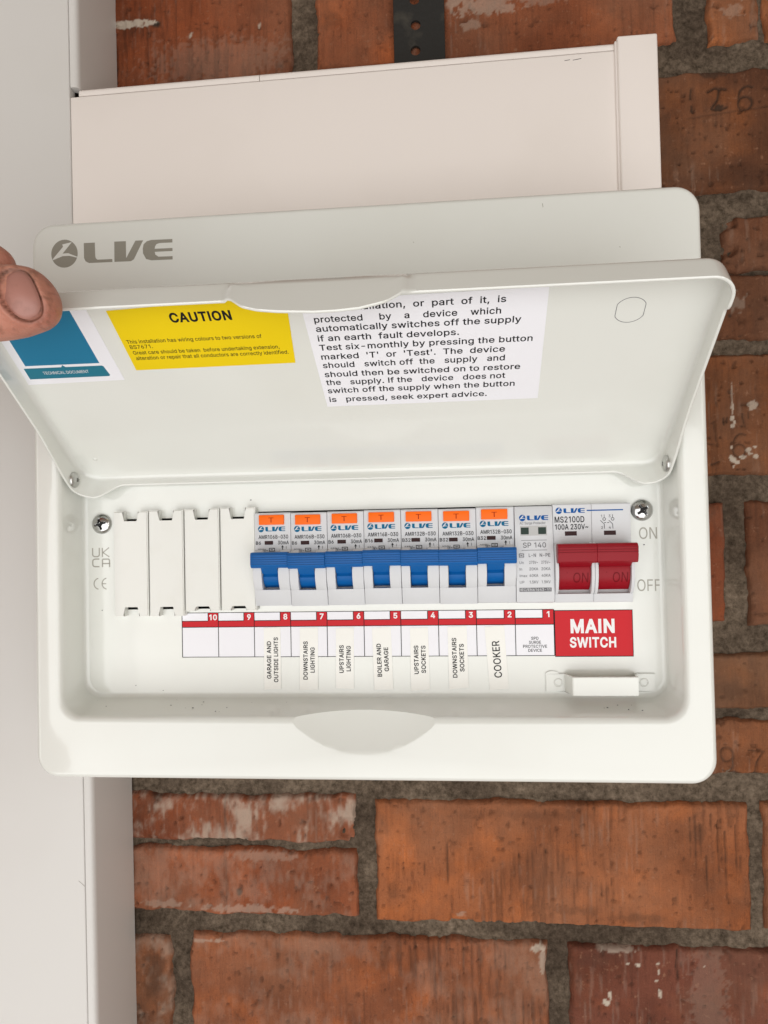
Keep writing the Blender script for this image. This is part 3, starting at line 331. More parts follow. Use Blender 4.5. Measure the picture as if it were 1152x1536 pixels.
# ================================================================== THE WALL
def lattice(ix, iz, seed):
    h = (ix.astype(np.int64) * 374761393 + iz.astype(np.int64) * 668265263 + seed * 974711) & 0x7fffffff
    h = ((h ^ (h >> 13)) * 1274126177) & 0x7fffffff
    return ((h ^ (h >> 16)) & 0xffff) / 65535.0
def vnoise(x, z, seed):
    ix, iz = np.floor(x), np.floor(z); fx, fz = x - ix, z - iz
    fx = fx * fx * (3 - 2 * fx); fz = fz * fz * (3 - 2 * fz)
    a, b = lattice(ix, iz, seed), lattice(ix + 1, iz, seed)
    c, d = lattice(ix, iz + 1, seed), lattice(ix + 1, iz + 1, seed)
    return (a + (b - a) * fx) * (1 - fz) + (c + (d - c) * fx) * fz
def fbm(x, z, seed, oct=4):
    t = 0; a = .5; s = 0
    for o in range(oct):
        t = t + a * vnoise(x * 2 ** o, z * 2 ** o, seed + o * 17); s += a; a *= .5
    return t / s
def sstep(a, b, x):
    t = np.clip((x - a) / (b - a), 0, 1); return t * t * (3 - 2 * t)
def segdist(X, Z, pts):
    best = np.full(X.shape, 1e9)
    for (ax_, az), (bx, bz) in zip(pts, pts[1:]):
        dx, dz = bx - ax_, bz - az; L = dx * dx + dz * dz + 1e-9
        t = np.clip(((X - ax_) * dx + (Z - az) * dz) / L, 0, 1)
        best = np.minimum(best, np.hypot(X - ax_ - t * dx, Z - az - t * dz))
    return best

def grid_mesh(name, X, Z, D, attrs):
    nz, nx = X.shape
    co = np.stack([X * S, -D * S, Z * S], -1).reshape(-1, 3).astype(np.float32)
    i = np.arange(nz * nx).reshape(nz, nx)
    q = np.stack([i[:-1, :-1], i[:-1, 1:], i[1:, 1:], i[1:, :-1]], -1).reshape(-1, 4)
    me = bpy.data.meshes.new(name)
    me.vertices.add(len(co)); me.vertices.foreach_set("co", co.ravel())
    me.loops.add(q.size); me.loops.foreach_set("vertex_index", q.ravel().astype(np.int32))
    me.polygons.add(len(q)); me.polygons.foreach_set("loop_start", np.arange(0, q.size, 4, dtype=np.int32))
    me.update(calc_edges=True)
    me.polygons.foreach_set("use_smooth", np.ones(len(q), dtype=bool))
    for k, a in attrs.items():
        at = me.attributes.new(k, 'FLOAT', 'POINT'); at.data.foreach_set("value", a.astype(np.float32).ravel())
    me.validate()
    return me

# brick: fired clay with drag marks, lime bloom ("lime") and soot or dirt ("soot")
def brick_material():
    m = mat("fired_clay", (.3, .08, .03), .82, spec=.25); nt = m.node_tree; b = nt.nodes["Principled BSDF"]; L = nt.links.new
    tc = N(m, 'ShaderNodeTexCoord'); oi = N(m, 'ShaderNodeObjectInfo')
    mp = N(m, 'ShaderNodeMapping'); L(tc.outputs['Object'], mp.inputs[0])
    comb = N(m, 'ShaderNodeCombineXYZ'); mul = N(m, 'ShaderNodeMath', operation='MULTIPLY'); mul.inputs[1].default_value = 7.3
    L(oi.outputs['Random'], mul.inputs[0]); L(mul.outputs[0], comb.inputs[1]); L(comb.outputs[0], mp.inputs['Location'])
    def noise(scale, det, vec=mp, st=None, rough=.55):
        n = N(m, 'ShaderNodeTexNoise'); n.inputs['Scale'].default_value = scale; n.inputs['Detail'].default_value = det
        n.inputs['Roughness'].default_value = rough
        if st:
            s = N(m, 'ShaderNodeMapping'); s.inputs['Scale'].default_value = st; L(vec.outputs[0], s.inputs[0]); L(s.outputs[0], n.inputs[0])
        else: L(vec.outputs[0], n.inputs[0])
        return n.outputs[0]
    def mr(x, lo, hi, a=0, c=1):
        r = N(m, 'ShaderNodeMapRange'); r.inputs[1].default_value = lo; r.inputs[2].default_value = hi
        r.inputs[3].default_value = a; r.inputs[4].default_value = c; L(x, r.inputs[0]); return r.outputs[0]
    def mix(f, a, c, bt='MIX'):
        x = N(m, 'ShaderNodeMixRGB', blend_type=bt)
        if hasattr(f, 'node'): L(f, x.inputs[0])
        else: x.inputs[0].default_value = f
        for k, v in ((1, a), (2, c)):
            if hasattr(v, 'node'): L(v, x.inputs[k])
            else: x.inputs[k].default_value = (*v, 1)
        return x.outputs[0]
    c = mix(1.0, oi.outputs['Color'], (1.18, 1.15, 1.10), 'MULTIPLY')
    big = noise(22, 4)
    c = mix(mr(big, .40, .64, 0, .8), c, mix(1.0, c, (.50, .47, .46), 'MULTIPLY'))
    hot = noise(35, 3)
    c = mix(mr(hot, .50, .70, 0, .8), c, mix(1.0, c, (1.5, 1.32, .95), 'MULTIPLY'))
    st = noise(1, 5, st=(420, 420, 26), rough=.7)
    c = mix(mr(st, .50, .72, 0, .40), c, mix(1.0, c, (.45, .38, .36), 'MULTIPLY'))
    st2 = noise(1, 6, st=(760, 760, 34), rough=.75)
    c = mix(mr(st2, .54, .74, 0, .38), c, mix(1.0, c, (1.75, 1.6, 1.4), 'MULTIPLY'))
    st3 = noise(1, 6, st=(260, 260, 60), rough=.8)
    c = mix(mr(st3, .55, .70, 0, .55), c, mix(1.0, c, (.40, .34, .32), 'MULTIPLY'))
    gr = noise(1600, 4, rough=.8)
    c = mix(mr(gr, .38, .62, .35, 0), c, mix(1.0, c, (.5, .45, .42), 'MULTIPLY'))
    sp = noise(700, 3)
    c = mix(mr(sp, .58, .75, 0, .5), c, (.09, .03, .015))
    sp2 = noise(300, 4)
    c = mix(mr(sp2, .62, .8, 0, .5), c, (.42, .22, .13))
    dust = noise(14, 6)
    c = mix(mr(dust, .42, .76, .04, .42), c, (.30, .175, .11))
    al = N(m, 'ShaderNodeAttribute', attribute_name='lime'); a2 = N(m, 'ShaderNodeAttribute', attribute_name='soot')
    c = mix(a2.outputs['Fac'], c, (.035, .022, .014))
    c = mix(al.outputs['Fac'], c, (.54, .46, .37))
    L(c, b.inputs['Base Color'])
    bp = N(m, 'ShaderNodeBump'); bp.inputs['Strength'].default_value = .75; bp.inputs['Distance'].default_value = .0011
    add = N(m, 'ShaderNodeMath', operation='ADD'); L(noise(600, 5, rough=.7), add.inputs[0]); L(st, add.inputs[1])
    L(add.outputs[0], bp.inputs['Height']); L(bp.outputs[0], b.inputs['Normal'])
    return m
CLAY = brick_material()

def mortar_material():
    m = mat("cement_mortar", (.1, .08, .06), .95, spec=.15); nt = m.node_tree; b = nt.nodes["Principled BSDF"]; L = nt.links.new
    tc = N(m, 'ShaderNodeTexCoord')
    def noise(s, d, r=.6):
        n = N(m, 'ShaderNodeTexNoise'); n.inputs['Scale'].default_value = s; n.inputs['Detail'].default_value = d; n.inputs['Roughness'].default_value = r
        L(tc.outputs['Object'], n.inputs[0]); return n.outputs[0]
    r = N(m, 'ShaderNodeValToRGB'); e = r.color_ramp.elements
    e[0].position = .34; e[0].color = (.060, .046, .032, 1); e[1].position = .68; e[1].color = (.25, .20, .155, 1)
    mid = e.new(.52); mid.color = (.155, .122, .093, 1)
    L(noise(260, 8, .75), r.inputs[0])
    r2 = N(m, 'ShaderNodeValToRGB'); e = r2.color_ramp.elements
    e[0].position = .35; e[0].color = (.55, .5, .46, 1); e[1].position = .65; e[1].color = (1.25, 1.2, 1.12, 1)
    L(noise(18, 4), r2.inputs[0])
    mu = N(m, 'ShaderNodeMixRGB', blend_type='MULTIPLY'); mu.inputs[0].default_value = 1
    L(r.outputs[0], mu.inputs[1]); L(r2.outputs[0], mu.inputs[2]); L(mu.outputs[0], b.inputs['Base Color'])
    bp = N(m, 'ShaderNodeBump'); bp.inputs['Strength'].default_value = .8; bp.inputs['Distance'].default_value = .002
    L(noise(500, 7, .75), bp.inputs['Height']); L(bp.outputs[0], b.inputs['Normal'])
    return m
MORTAR = mortar_material()

wall = thing("brick_wall", "weathered orange red brick wall with grey mortar behind the white enclosure", "wall")
brick_rects = []

def digit(kind, x, z, w, h):
    """finger-drawn strokes as polylines, (x,z) = centre"""
    def arc(cx, cz, rx, rz, a0, a1, n=14):
        return [(cx + rx * math.cos(math.radians(a0 + (a1 - a0) * k / n)), cz + rz * math.sin(math.radians(a0 + (a1 - a0) * k / n))) for k in range(n + 1)]
    if kind == '6':
        return [arc(x + w * .2, z + h * .05, w * .62, h * .45, 60, 200) + arc(x, z - h * .22, w * .48, h * .28, 170, -190, 20)]
    if kind == '9':
        return [arc(x, z + h * .2, w * .48, h * .28, 0, 360, 20) + [(x + w * .46, z)] + arc(x - w * .02, z - h * .2, w * .48, h * .28, 10, -130)]
    if kind == '7':
        return [[(x - w * .5, z + h * .45), (x + w * .5, z + h * .42), (x, z - h * .1), (x - w * .1, z - h * .5)]]
    if kind == '2':
        return [[(x - w * .55, z + h * .32), (x - w * .15, z + h * .46), (x + w * .5, z + h * .36)],
                [(x + w * .15, z + h * .42), (x + w * .02, z), (x - w * .35, z - h * .38), (x + w * .1, z - h * .46), (x + w * .5, z - h * .36)]]
    if kind == '1':
        return [[(x, z + h * .5), (x - .4, z + h * .05)], [(x, z - h * .3), (x + .2, z - h * .45)]]

def brick(x0, x1, z0, z1, color, step=1.0, seed=1, proud=0.0, strokes=(), lime=(), soot=(), bloom=0.0, chips=(), cracks=(), streaks=0.0, rough=1.0):
    brick_rects.append((x0, x1, z0, z1))
    nx = max(6, int((x1 - x0) / step)); nz = max(6, int((z1 - z0) / step))
    # columns: an outer skirt ring, then the face
    gx = np.concatenate([[0], np.linspace(0, 1, nx), [1]]); gz = np.concatenate([[0], np.linspace(0, 1, nz), [1]])
    U, W_ = np.meshgrid(gx, gz)
    X = x0 + (x1 - x0) * U; Z = z0 + (z1 - z0) * W_
    # uneven outline: arrises wander by about a millimetre
    ed = np.minimum(np.minimum(X - x0, x1 - X), np.minimum(Z - z0, z1 - Z))
    wob = sstep(9, 0, ed)
    X = X + wob * (fbm(X / 14, Z / 14, seed + 3, 4) - .5) * 4.0 * rough
    Z = Z + wob * (fbm(X / 12, Z / 12, seed + 9, 4) - .5) * 3.6 * rough
    D = proud + (fbm(X / 45, Z / 45, seed, 3) - .5) * 1.6 + (fbm(X / 7, Z / 7, seed + 1, 5) - .5) * 1.3 * rough
    # vertical wire-cut drag marks
    dr = fbm(X / 1.6, Z / 30, seed + 21, 3)
    dens = sstep(.48, .62, fbm(X / 40, Z / 60, seed + 22, 2)) * (.5 + streaks)
    D -= dens * sstep(.52, .72, dr) * 1.2
    # pits
    pit = fbm(X / 3.2, Z / 3.2, seed + 31, 2)
    D -= sstep(.74, .86, pit) * 1.3 * rough
    # rounded arrises
    corner = 2.4
    D -= 3.0 * (sstep(corner, 0, ed) ** 2)
    LM = np.zeros_like(D); SO = .32 * np.clip(dens, 0, 1.2) * sstep(.54, .70, dr) + .35 * sstep(.74, .86, pit)
    LM = .10 * sstep(.60, .78, fbm(X / 1.5, Z / 18, seed + 91, 3)) * sstep(.46, .62, fbm(X / 35, Z / 35, seed + 92, 2))
    for pts, w, dep, dk in strokes:
        g = segdist(X + (fbm(X / 3, Z / 3, seed + 41, 2) - .5) * .6, Z, pts)
        k = np.exp(-(g / w) ** 2); D -= dep * k; SO = np.maximum(SO, dk * k)
    for cx, cz, r, dep in chips:
        g = np.hypot(X - cx, (Z - cz)) + (fbm(X / 4, Z / 4, seed + 51, 3) - .5) * r * .9
        D -= dep * sstep(r, r * .55, g)
    for cx, cz, rx, rz, a in lime:
        g = np.hypot((X - cx) / rx, (Z - cz) / rz) + (fbm(X / 2.2, Z / 2.2, seed + 61, 3) - .5) * 1.5
        LM = np.maximum(LM, a * sstep(1.0, .75, g))
    for cx, cz, rx, rz, a in soot:
        g = np.hypot((X - cx) / rx, (Z - cz) / rz) + (fbm(X / 4, Z / 4, seed + 71, 4) - .5) * 1.3
        SO = np.maximum(SO, a * sstep(1.0, .4, g))
    if bloom:
        n = fbm(X / 22, Z / 16, seed + 81, 5) * .62 + fbm(X / 2.4, Z / 6, seed + 82, 4) * .38
        LM = np.maximum(LM, bloom * sstep(.42, .66, n))
    # skirt goes back into the mortar
    for a in (0, -1):
        D[a, :] = -14; D[:, a] = -14
    me = grid_mesh("brick", X, Z, D, {"lime": LM, "soot": SO})
    o = mesh_obj("brick", me, CLAY, wall, sharp=0)
    o.color = (*color, 1)
    return o

C_OR = (0.310, 0.106, 0.042); C_RD = (0.229, 0.060, 0.023); C_DK = (0.174, 0.058, 0.025); C_BR = (0.198, 0.072, 0.032); C_LT = (0.347, 0.126, 0.051); C_PU = (0.155, 0.048, 0.029)
# bottom course
brick(-210, 15.2, -215, -141.5, C_BR, 1.2, 3, bloom=.30, rough=1.5, soot=[(5, -165, 9, 20, .4)])
brick(27.7, 248.9, -215, -138.2, (0.262,0.087,0.038), 1.0, 5, bloom=.10, streaks=.9,
      soot=[(200, -165, 25, 12, .15)], lime=[(244, -141, 5, 3, .7), (246, -150, 2, 8, .5), (40, -143, 12, 1.2, .4)])
brick(262.1, 480, -213, -139, C_PU, 1.0, 7,
      lime=[(296, -149, 1.2, 1, .9), (301.5, -149.5, 1.3, 1.6, .95), (313, -148, .7, 1.5, .9), (313.5, -153, .8, 1.4, .9), (312, -158, .8, .8, .9), (285, -168, 1.4, 3.2, .95), (283, -172, 2.2, 2.2, .95), (290, -170, .9, .9, .9), (314, -166, .9, 2.6, .9), (340, -149, .7, 1, .8), (342, -172, 11, 60, .10), (290, -140.5, 12, 2.5, .45)],
      cracks=[], strokes=[([(324.5, -140), (324, -150), (324.6, -157)], .55, 1.6, .8)])
# second course: a split brick on the left, a whole one beside it
brick(-95, 134.8, -81.5, -52.0, C_RD, 1.0, 11, bloom=.55, rough=1.5, chips=[(131, -73, 9, 3.0)], strokes=[([(52, -52), (51, -66), (53, -81)], .9, 1.2, .55)], soot=[(8, -53, 6, 5, .6)])
brick(-95, 135.0, -126.5, -86.0, (0.275,0.076,0.029), 1.0, 13, bloom=.14, rough=1.3, lime=[(62, -123, 30, 3.0, .32), (10, -121, 14, 2.6, .3), (75, -90, 22, 3.4, .22)], strokes=[([(51, -86), (52, -110), (51, -126)], .8, .9, .4)], soot=[(60, -112, 2.2, 3, .8)])
brick(146.0, 368.2, -128.5, -54.3, C_OR, 1.0, 17, streaks=.5, chips=[(199, -128, 8, 2.5)],
      lime=[(198, -123, 3.5, 2.2, .3)],
      strokes=[([(252, -60), (253, -95), (252, -127)], 1.2, .6, .25)] + [([(x, z), (x + .5, z - l)], .35, 1.1, .6) for x, z, l in ((334, -62, 24), (337, -58, 40), (340, -66, 20), (346, -60, 12), (350, -64, 36), (354, -70, 40), (360, -66, 30), (343, -85, 30), (190, -80, 24), (176, -92, 8))],
      soot=[(157, -108, 6, 9, .3), (338, -70, 5, 9, .35), (262, -118, 32, 3, .28), (300, -122, 26, 3, .28), (240, -62, 60, 4, .18)])
brick(376.5, 560, -127, -53, C_OR, 1.2, 19)
# third course: split again, digits scratched in its lower half
brick(255, 440, 2.0, 34.5, (.165,.068,.030), .9, 23, soot=[(360, 12, 14, 6, .2)])
brick(255, 440, -37.0, -4.0, (.21,.075,.030), .7, 29, strokes=[(s, .55, 1.1, .65) for s in digit('9', 356.5, -28, 7.5, 15)] + [(s, .55, 1.1, .65) for s in digit('7', 373, -28.5, 8, 13)], soot=[(362, -36, 6, 2.5, .8), (372, -36, 4, 2.5, .8)])
brick(20, 244, -37.0, 34.5, C_RD, 5, 31); brick(-215, 9, -37, 34.5, C_OR, 5, 33); brick(452, 670, -37, 34.5, C_OR, 4, 34)
# fourth
brick(137, 359.7, 52.5, 123.2, C_RD, 1.3, 37, rough=1.3); brick(371.9, 594, 51.2, 124.6, (.16,.058,.027), 1.1, 41, rough=1.2)
brick(-98, 125, 52.5, 123.2, C_OR, 5, 43)
# fifth: numeral and white paint flecks
brick(250, 472, 140.2, 213.0, (.18,.062,.022), .7, 47,
      strokes=[(s, .55, 1.0, .7) for s in digit('6', 369.2, 158, 7.5, 14)] + [([(354, 172), (355.5, 171.5), (356, 163), (357, 158)], .5, .9, .6), ([(350, 160), (357, 158.6)], .5, .8, .5), ([(360.7, 174.5), (361, 171)], .6, 1, .8), ([(362.8, 174.8), (362.6, 172)], .5, 1, .8), ([(371.5, 177), (372.2, 172), (373, 169)], .5, .9, .6), ([(356.4, 187), (357, 182)], .4, .8, .5), ([(353, 147), (357, 148.5)], .7, .9, .7), ([(375, 178), (375.2, 174)], .4, .8, .5)],
      lime=[(366, 174.5, 1.2, 1.4, .9), (367, 172.4, 1.1, 1.6, .9), (366, 170, .8, 1.4, .9), (366, 181, .7, 4, .7), (366, 189, .6, 7, .5), (377.5, 181.5, 3, 3, .6), (366, 149.5, 2.2, 1.4, .95), (364.6, 151, 1.2, 1.5, .9), (368, 148, 1.4, 1.1, .9), (371, 151, 1.6, 1.2, .85), (374.5, 155.5, 2.4, 1.6, .8), (376, 153, 2, 1, .8), (365.5, 145.5, .8, 1, .8), (378.5, 151, 1.6, 1.5, .8), (365, 157, .8, 1.4, .8), (378, 157, 1.6, .7, .8)])
brick(15, 238, 140.2, 213.5, C_OR, 5, 53); brick(-220, 3, 140, 213, C_RD, 5, 54); brick(484, 700, 140, 213, C_OR, 4, 55)
# sixth: cracked right through
brick(364.4, 590, 262.0, 295.5, (.155,.060,.029), 1.0, 59, rough=1.6, chips=[(366, 292, 6, 4), (367, 276, 5, 4)], soot=[(388, 276, 9, 5, .35)])
brick(352.1, 590, 222.0, 261.0, (.16,.062,.029), 1.0, 61, rough=1.4, chips=[(352, 262, 6, 3)], lime=[(368, 244, 8, 6, .22), (357, 259, 5, 2.4, .25)], soot=[(366, 236, 1.6, 1.6, .8), (367.5, 242, 2, 1.2, .5)])
brick(110, 333, 222, 296, C_OR, 5, 63); brick(-125, 98, 222, 296, C_RD, 5, 64)
# seventh: soot-filled numerals
brick(238, 461, 311.5, 385.5, (.14,.053,.024), .7, 67,
      strokes=[(s, .8, 1.1, .85) for s in digit('2', 363, 368, 10, 15)] + [(s, .7, 1.1, .8) for s in digit('6', 379, 367.5, 8.5, 14)] + [(s, .7, 1.0, .8) for s in digit('1', 347.8, 368.5, 5, 13)] + [([(345, 357.4), (376, 360), (400, 362)], .5, .5, .4)],
      soot=[(363.5, 362.3, 4.6, 2.2, .85), (348, 361.8, 1.5, 1.9, .8), (360, 384, 14, 4, .7), (330, 340, 18, 30, .25), (385, 320, 40, 8, .15)])
brick(3, 226, 311.5, 385.5, C_OR, 5, 71); brick(-220, -9, 311.5, 385.5, C_RD, 5, 72); brick(473, 690, 311, 385, C_OR, 4, 73)
# eighth: seen above the trunking
brick(-120, 102.9, 396.5, 472, (0.244,0.063,0.022), 1.0, 79, streaks=.4, soot=[(10, 399, 3, 8, .7), (25, 401, 4, 8, .7), (37, 398, 8, 5, .5), (14, 443, 4, 3, 1), (70, 400, 40, 4, .3)], lime=[(-3, 444.5, 18, 2.6, .95), (37, 434.5, 1.4, 1.5, .8), (82, 437, 1.2, 1.6, .7), (55, 416, 50, 16, .1)])
brick(118.5, 340.0, 405, 478, (0.275,0.083,0.034), 1.0, 83, soot=[(128, 436, 8, 8, .35)], lime=[(225, 437, 22, 6, .35), (207, 442, 6, 5, .4), (216, 426, 6, 4, .25), (260, 440, 20, 5, .2)])
brick(359.6, 388.2, 402.5, 476, C_LT, .9, 89, rough=1.5, soot=[(366, 444, 6, 5, .6), (386, 420, 3, 16, .35), (374, 430, 10, 6, .2)], lime=[(380, 435, 8, 7, .3), (373, 421, 7, 4, .2)])
brick(391.0, 500, 401.5, 476, C_LT, 1.2, 91, rough=1.4)
# the wall carries on past the picture
rng = random.Random(3)
for row, (a, b) in enumerate(((-302, -228), (-392, -318), (489, 562), (577, 650), (665, 738))):
    x = -330 + (row % 2) * 110
    while x < 640:
        brick(x, x + 222, a, b, rng.choice((C_OR, C_RD, C_BR)), 6, 200 + row * 9 + int(x) % 7); x += 235
for a, b in ((-215, -140), (-128, -54), (-37, 34), (52, 124), (140, 213), (222, 296), (311, 385), (400, 474)):
    rr = [r for r in brick_rects if r[2] >= a - 6 and r[3] <= b + 8]
    x = max(r[1] for r in rr) + 12
    while x < 640:
        brick(x, x + 222, a, b, rng.choice((C_OR, C_RD, C_BR)), 6, int(x) % 97); x += 235
    x = min(r[0] for r in rr) - 12
    while x > -330:
        brick(x - 222, x, a, b, rng.choice((C_OR, C_RD, C_BR)), 6, int(-x) % 97); x -= 235

# mortar bed: one rough sheet a few millimetres behind the brick faces
gx = np.concatenate([np.arange(-600, -30, 12.0), np.arange(-30, 400, 1.5), np.arange(400, 900, 12.0)])
gz = np.concatenate([np.arange(-400, -215, 12.0), np.arange(-215, 455, 1.5), np.arange(455, 760, 12.0)])
X, Z = np.meshgrid(gx, gz)
D = -3.6 + (fbm(X / 18, Z / 18, 401, 4) - .5) * 5.2 + (fbm(X / 3.5, Z / 3.5, 402, 4) - .5) * 2.4
D = np.minimum(D, -.4 + (fbm(X / 5, Z / 5, 403, 3) - .5) * 1.6)
# each joint was struck back a little along its middle
me = grid_mesh("mortar", X, Z, D, {})
mo = mesh_obj("mortar", me, MORTAR, wall, sharp=0); mo['kind'] = 'stuff'

# perforated metal strap nailed up the wall
bm = bmesh.new(); box(bm, 168.4, 200.2, 330, 520, 1.4, 3.2, .3, 1)
strap = bm_obj("metal_strap", bm, STRAP)
tag(strap, "dark perforated metal strap running up the bricks above the trunking", "metal strap")
cut = []
for k in range(7):
    bm = bmesh.new(); disc(bm, 181.8 + (k % 2) * .4, 345.5 + 16.1 * k, [(0, -2), (3.1, -2), (3.1, 8), (0, 8)], 20); cut.append(bm_obj("hole", bm, None))
boolean(strap, cut)

# ================================================================== TRUNKING
def lean(x, z, d): return V(x - 0.0087 * (z + 161), z, d)
vt = thing("vertical_trunking", "wide white plastic trunking running up the wall on the left", "trunking")
bm = bmesh.new()
# one side channel with a rounded rim; lower and upper runs are the same piece
prof = [(-120, .5), (-120, 46), (-119, 49.2)]
def vchan(bm, z0, z1):
    out = [(-7.6, 0.3), (-7.3, 46.5), (-7.7, 48.6), (-8.9, 49.8), (-10.4, 50.1), (-12.0, 50.1), (-12.0, 46)]
    inn = [(-13.2, 46), (-9.6, 44), (-9.6, 0.3)]
    loop = out + inn
    a = [bm.verts.new(lean(x, z0, d)) for x, d in loop]; b = [bm.verts.new(lean(x, z1, d)) for x, d in loop]
    n = len(loop); bm.faces.new(a); bm.faces.new(b[::-1])
    for i in range(n): bm.faces.new((a[i], a[(i + 1) % n], b[(i + 1) % n], b[i]))
vchan(bm, -420, 266); vchan(bm, 371.6, 700)
box(bm, -200, -9.8, -420, 700, .3, 2.5, P=lean); box(bm, -200, -197, -420, 700, 2.5, 49, P=lean)
bm_obj("channel", bm, PVC_SHADED, vt, 50)
bm = bmesh.new(); box(bm, -198, -12.35, -420, 700, 44, 50.6, .7, 2, P=lean)
bm_obj("cover_strip", bm, PVC_SHADED, vt, 50)

ht = thing("horizontal_trunking", "white plastic trunking running across the bricks above the enclosure", "trunking")
ZT0, ZT1 = 264.0, 372.2
def hz(x, z, d): return V(x, z + (x + 12) * .0062 * (1 if z > 300 else 0), d)
def hrail(name, x0, x1):
    bm = bmesh.new()
    prof = [(371.6, .4), (371.6, 46.5), (371.2, 48.6), (370.2, 49.7), (369.0, 50.0), (366.9, 50.0), (366.9, 45), (368.6, 43), (369.4, .4)]
    prism(bm, prof, x0, x1, P=lambda x, z, d: V(x, z - .9 + (x + 12) * .0085, d))
    return bm_obj(name, bm, PVC, ht, 50)
hrail("rail", -11.6, 94.5); hrail("rail", 94.9, 292)
bm = bmesh.new(); box(bm, -11, 292, ZT0, ZT0 + 2, .4, 48); box(bm, -11, 292, ZT0 + 2, 368, .4, 2.4)
bm_obj("channel", bm, PVC, ht, 50)
bm = bmesh.new()
f = lambda x, z, d: V(x - 0.0087 * (z + 161) * (1 if x < 0 else 0), z + ((x + 12) * .0085 - .9 if z > 300 else 0), d)
box(bm, -12.0, 292, ZT0 + .5, 366.5, 44, 50.3, .5, 2, P=f)
bm_obj("cover_strip", bm, PVC, ht, 50)
ec = thing("end_cap", "white plastic cap closing the right end of the horizontal trunking", "end cap")
bm = bmesh.new(); box(bm, 291.0, 312.0, 262.5, 374.2, .3, 53.2, 1.1, 3); bm_obj("cap_shell", bm, PVC, ec, 50)
bm = bmesh.new(); box(bm, 289.9, 291.4, 262.5, 372.6, 49.0, 51.6, .6, 2); bm_obj("cap_flange", bm, PVC, ec, 50)

# ================================================================== THE ENCLOSURE
Wd, Hd, T = 307.7, 261.9, 115.0
PD = 93.0                                   # depth of the recessed panel
unit = thing("consumer_unit", "white metal consumer unit on the brick wall with its front lid held open", "consumer unit")
bm = bmesh.new(); box(bm, 2, Wd - 2, 2, Hd - 2, .6, 31, 4, 3); bm_obj("back_box", bm, ENAMEL, unit)

# front cover: a pressed ring with a rolled outer edge and a deep rolled opening
def loop(bm, x0, x1, z0, z1, r, d, nc=10): return [bm.verts.new(V(x, z, d)) for x, z in rrect(x0, x1, z0, z1, r, nc)]
bm = bmesh.new(); L = []
RO = 11.0; fr = 2.8
ex0, ex1, ez0, ez1 = -1.2, Wd + .9, -.9, Hd + .3
L.append(loop(bm, ex0, ex1, ez0, ez1, RO, 30)); L.append(loop(bm, ex0, ex1, ez0, ez1, RO, 70))
for k in range(7):
    a = math.pi / 2 * k / 6; i = fr * (1 - math.cos(a))
    L.append(loop(bm, ex0 + i, ex1 - i, ez0 + i, ez1 - i, RO - i, T - fr + fr * math.sin(a)))
ox0, ox1, oz0, oz1, orr = 11.6, 295.8, 28.2, 162.0, 9.0; f2 = 3.4
for k in range(7):
    a = math.pi / 2 * k / 6; i = f2 * (1 - math.sin(a))
    L.append(loop(bm, ox0 - i, ox1 + i, oz0 - i, oz1 + i, orr + i, T - f2 + f2 * math.cos(a)))
bx0, bx1, bz0, bz1 = 12.0, 294.8, 31.8, 161.0; f3 = 2.2
for k in range(7):
    a = math.pi / 2 * k / 6; i = f3 * (1 - math.cos(a))
    L.append(loop(bm, bx0 + i, bx1 - i, bz0 + i, bz1 - i, orr - i * .8, PD + .05 + f3 - f3 * math.sin(a)))
L.append(loop(bm, bx0 + f3, bx1 - f3, bz0 + f3, bz1 - f3, orr - f3 * .8, PD - 2))
L.append(loop(bm, bx0 + f3, bx1 - f3, bz0 + f3, bz1 - f3, orr - f3 * .8, 30))
for a, b in zip(L, L[1:]): bridge(bm, a, b)
bridge(bm, L[-1], L[0])
cover = bm_obj("front_cover", bm, ENAMEL, unit, 40)
bm = bmesh.new(); bmesh.ops.create_uvsphere(bm, u_segments=128, v_segments=96, radius=86.3 * S)
bmesh.ops.translate(bm, verts=bm.verts, vec=V(154.4, 56.3, 188.6))
boolean(cover, [bm_obj("scoop", bm, ENAMEL)])

# recessed panel with the device slot stamped out of it
bm = bmesh.new()
top_ = [(31.3, 120.4), (101.4, 120.4), (101.4, 122.6), (280.2, 122.6)]
bot_ = [(31.3, 75.2), (101.4, 75.2), (101.4, 76.6), (280.2, 76.6)]
def ring_(dd): return ([bm.verts.new(V(x, z, dd)) for x, z in ((10, 29), (31.3, 29), (101.4, 29), (280.2, 29), (297, 29), (297, 163), (280.2, 163), (101.4, 163), (31.3, 163), (10, 163))],
                       [bm.verts.new(V(x, z, dd)) for x, z in bot_ + top_[::-1]])
oA, hA = ring_(PD); oB, hB = ring_(PD - 1.2)
for o_, h_, fl in ((oA, hA, 1), (oB, hB, -1)):
    for q in ((o_[0], o_[1], h_[0], h_[7], o_[8], o_[9]), (o_[1], o_[2], h_[1], h_[0]), (o_[2], o_[3], h_[3], h_[2], h_[1]), (o_[3], o_[4], o_[5], o_[6], h_[4], h_[3]), (h_[4], o_[6], o_[7], h_[6], h_[5]), (h_[6], o_[7], o_[8], h_[7])):
        bm.faces.new(q[::fl])
for i in range(8): bm.faces.new((hA[i], hA[(i + 1) % 8], hB[(i + 1) % 8], hB[i]))
bm_obj("inner_panel", bm, PANEL, unit, 0)
bm = bmesh.new(); box(bm, 20, 290, 60, 140, 34, 36); bm_obj("slot_shade_sheet", bm, BLACK, unit)  # black sheet painting the darkness of the interior behind the slot

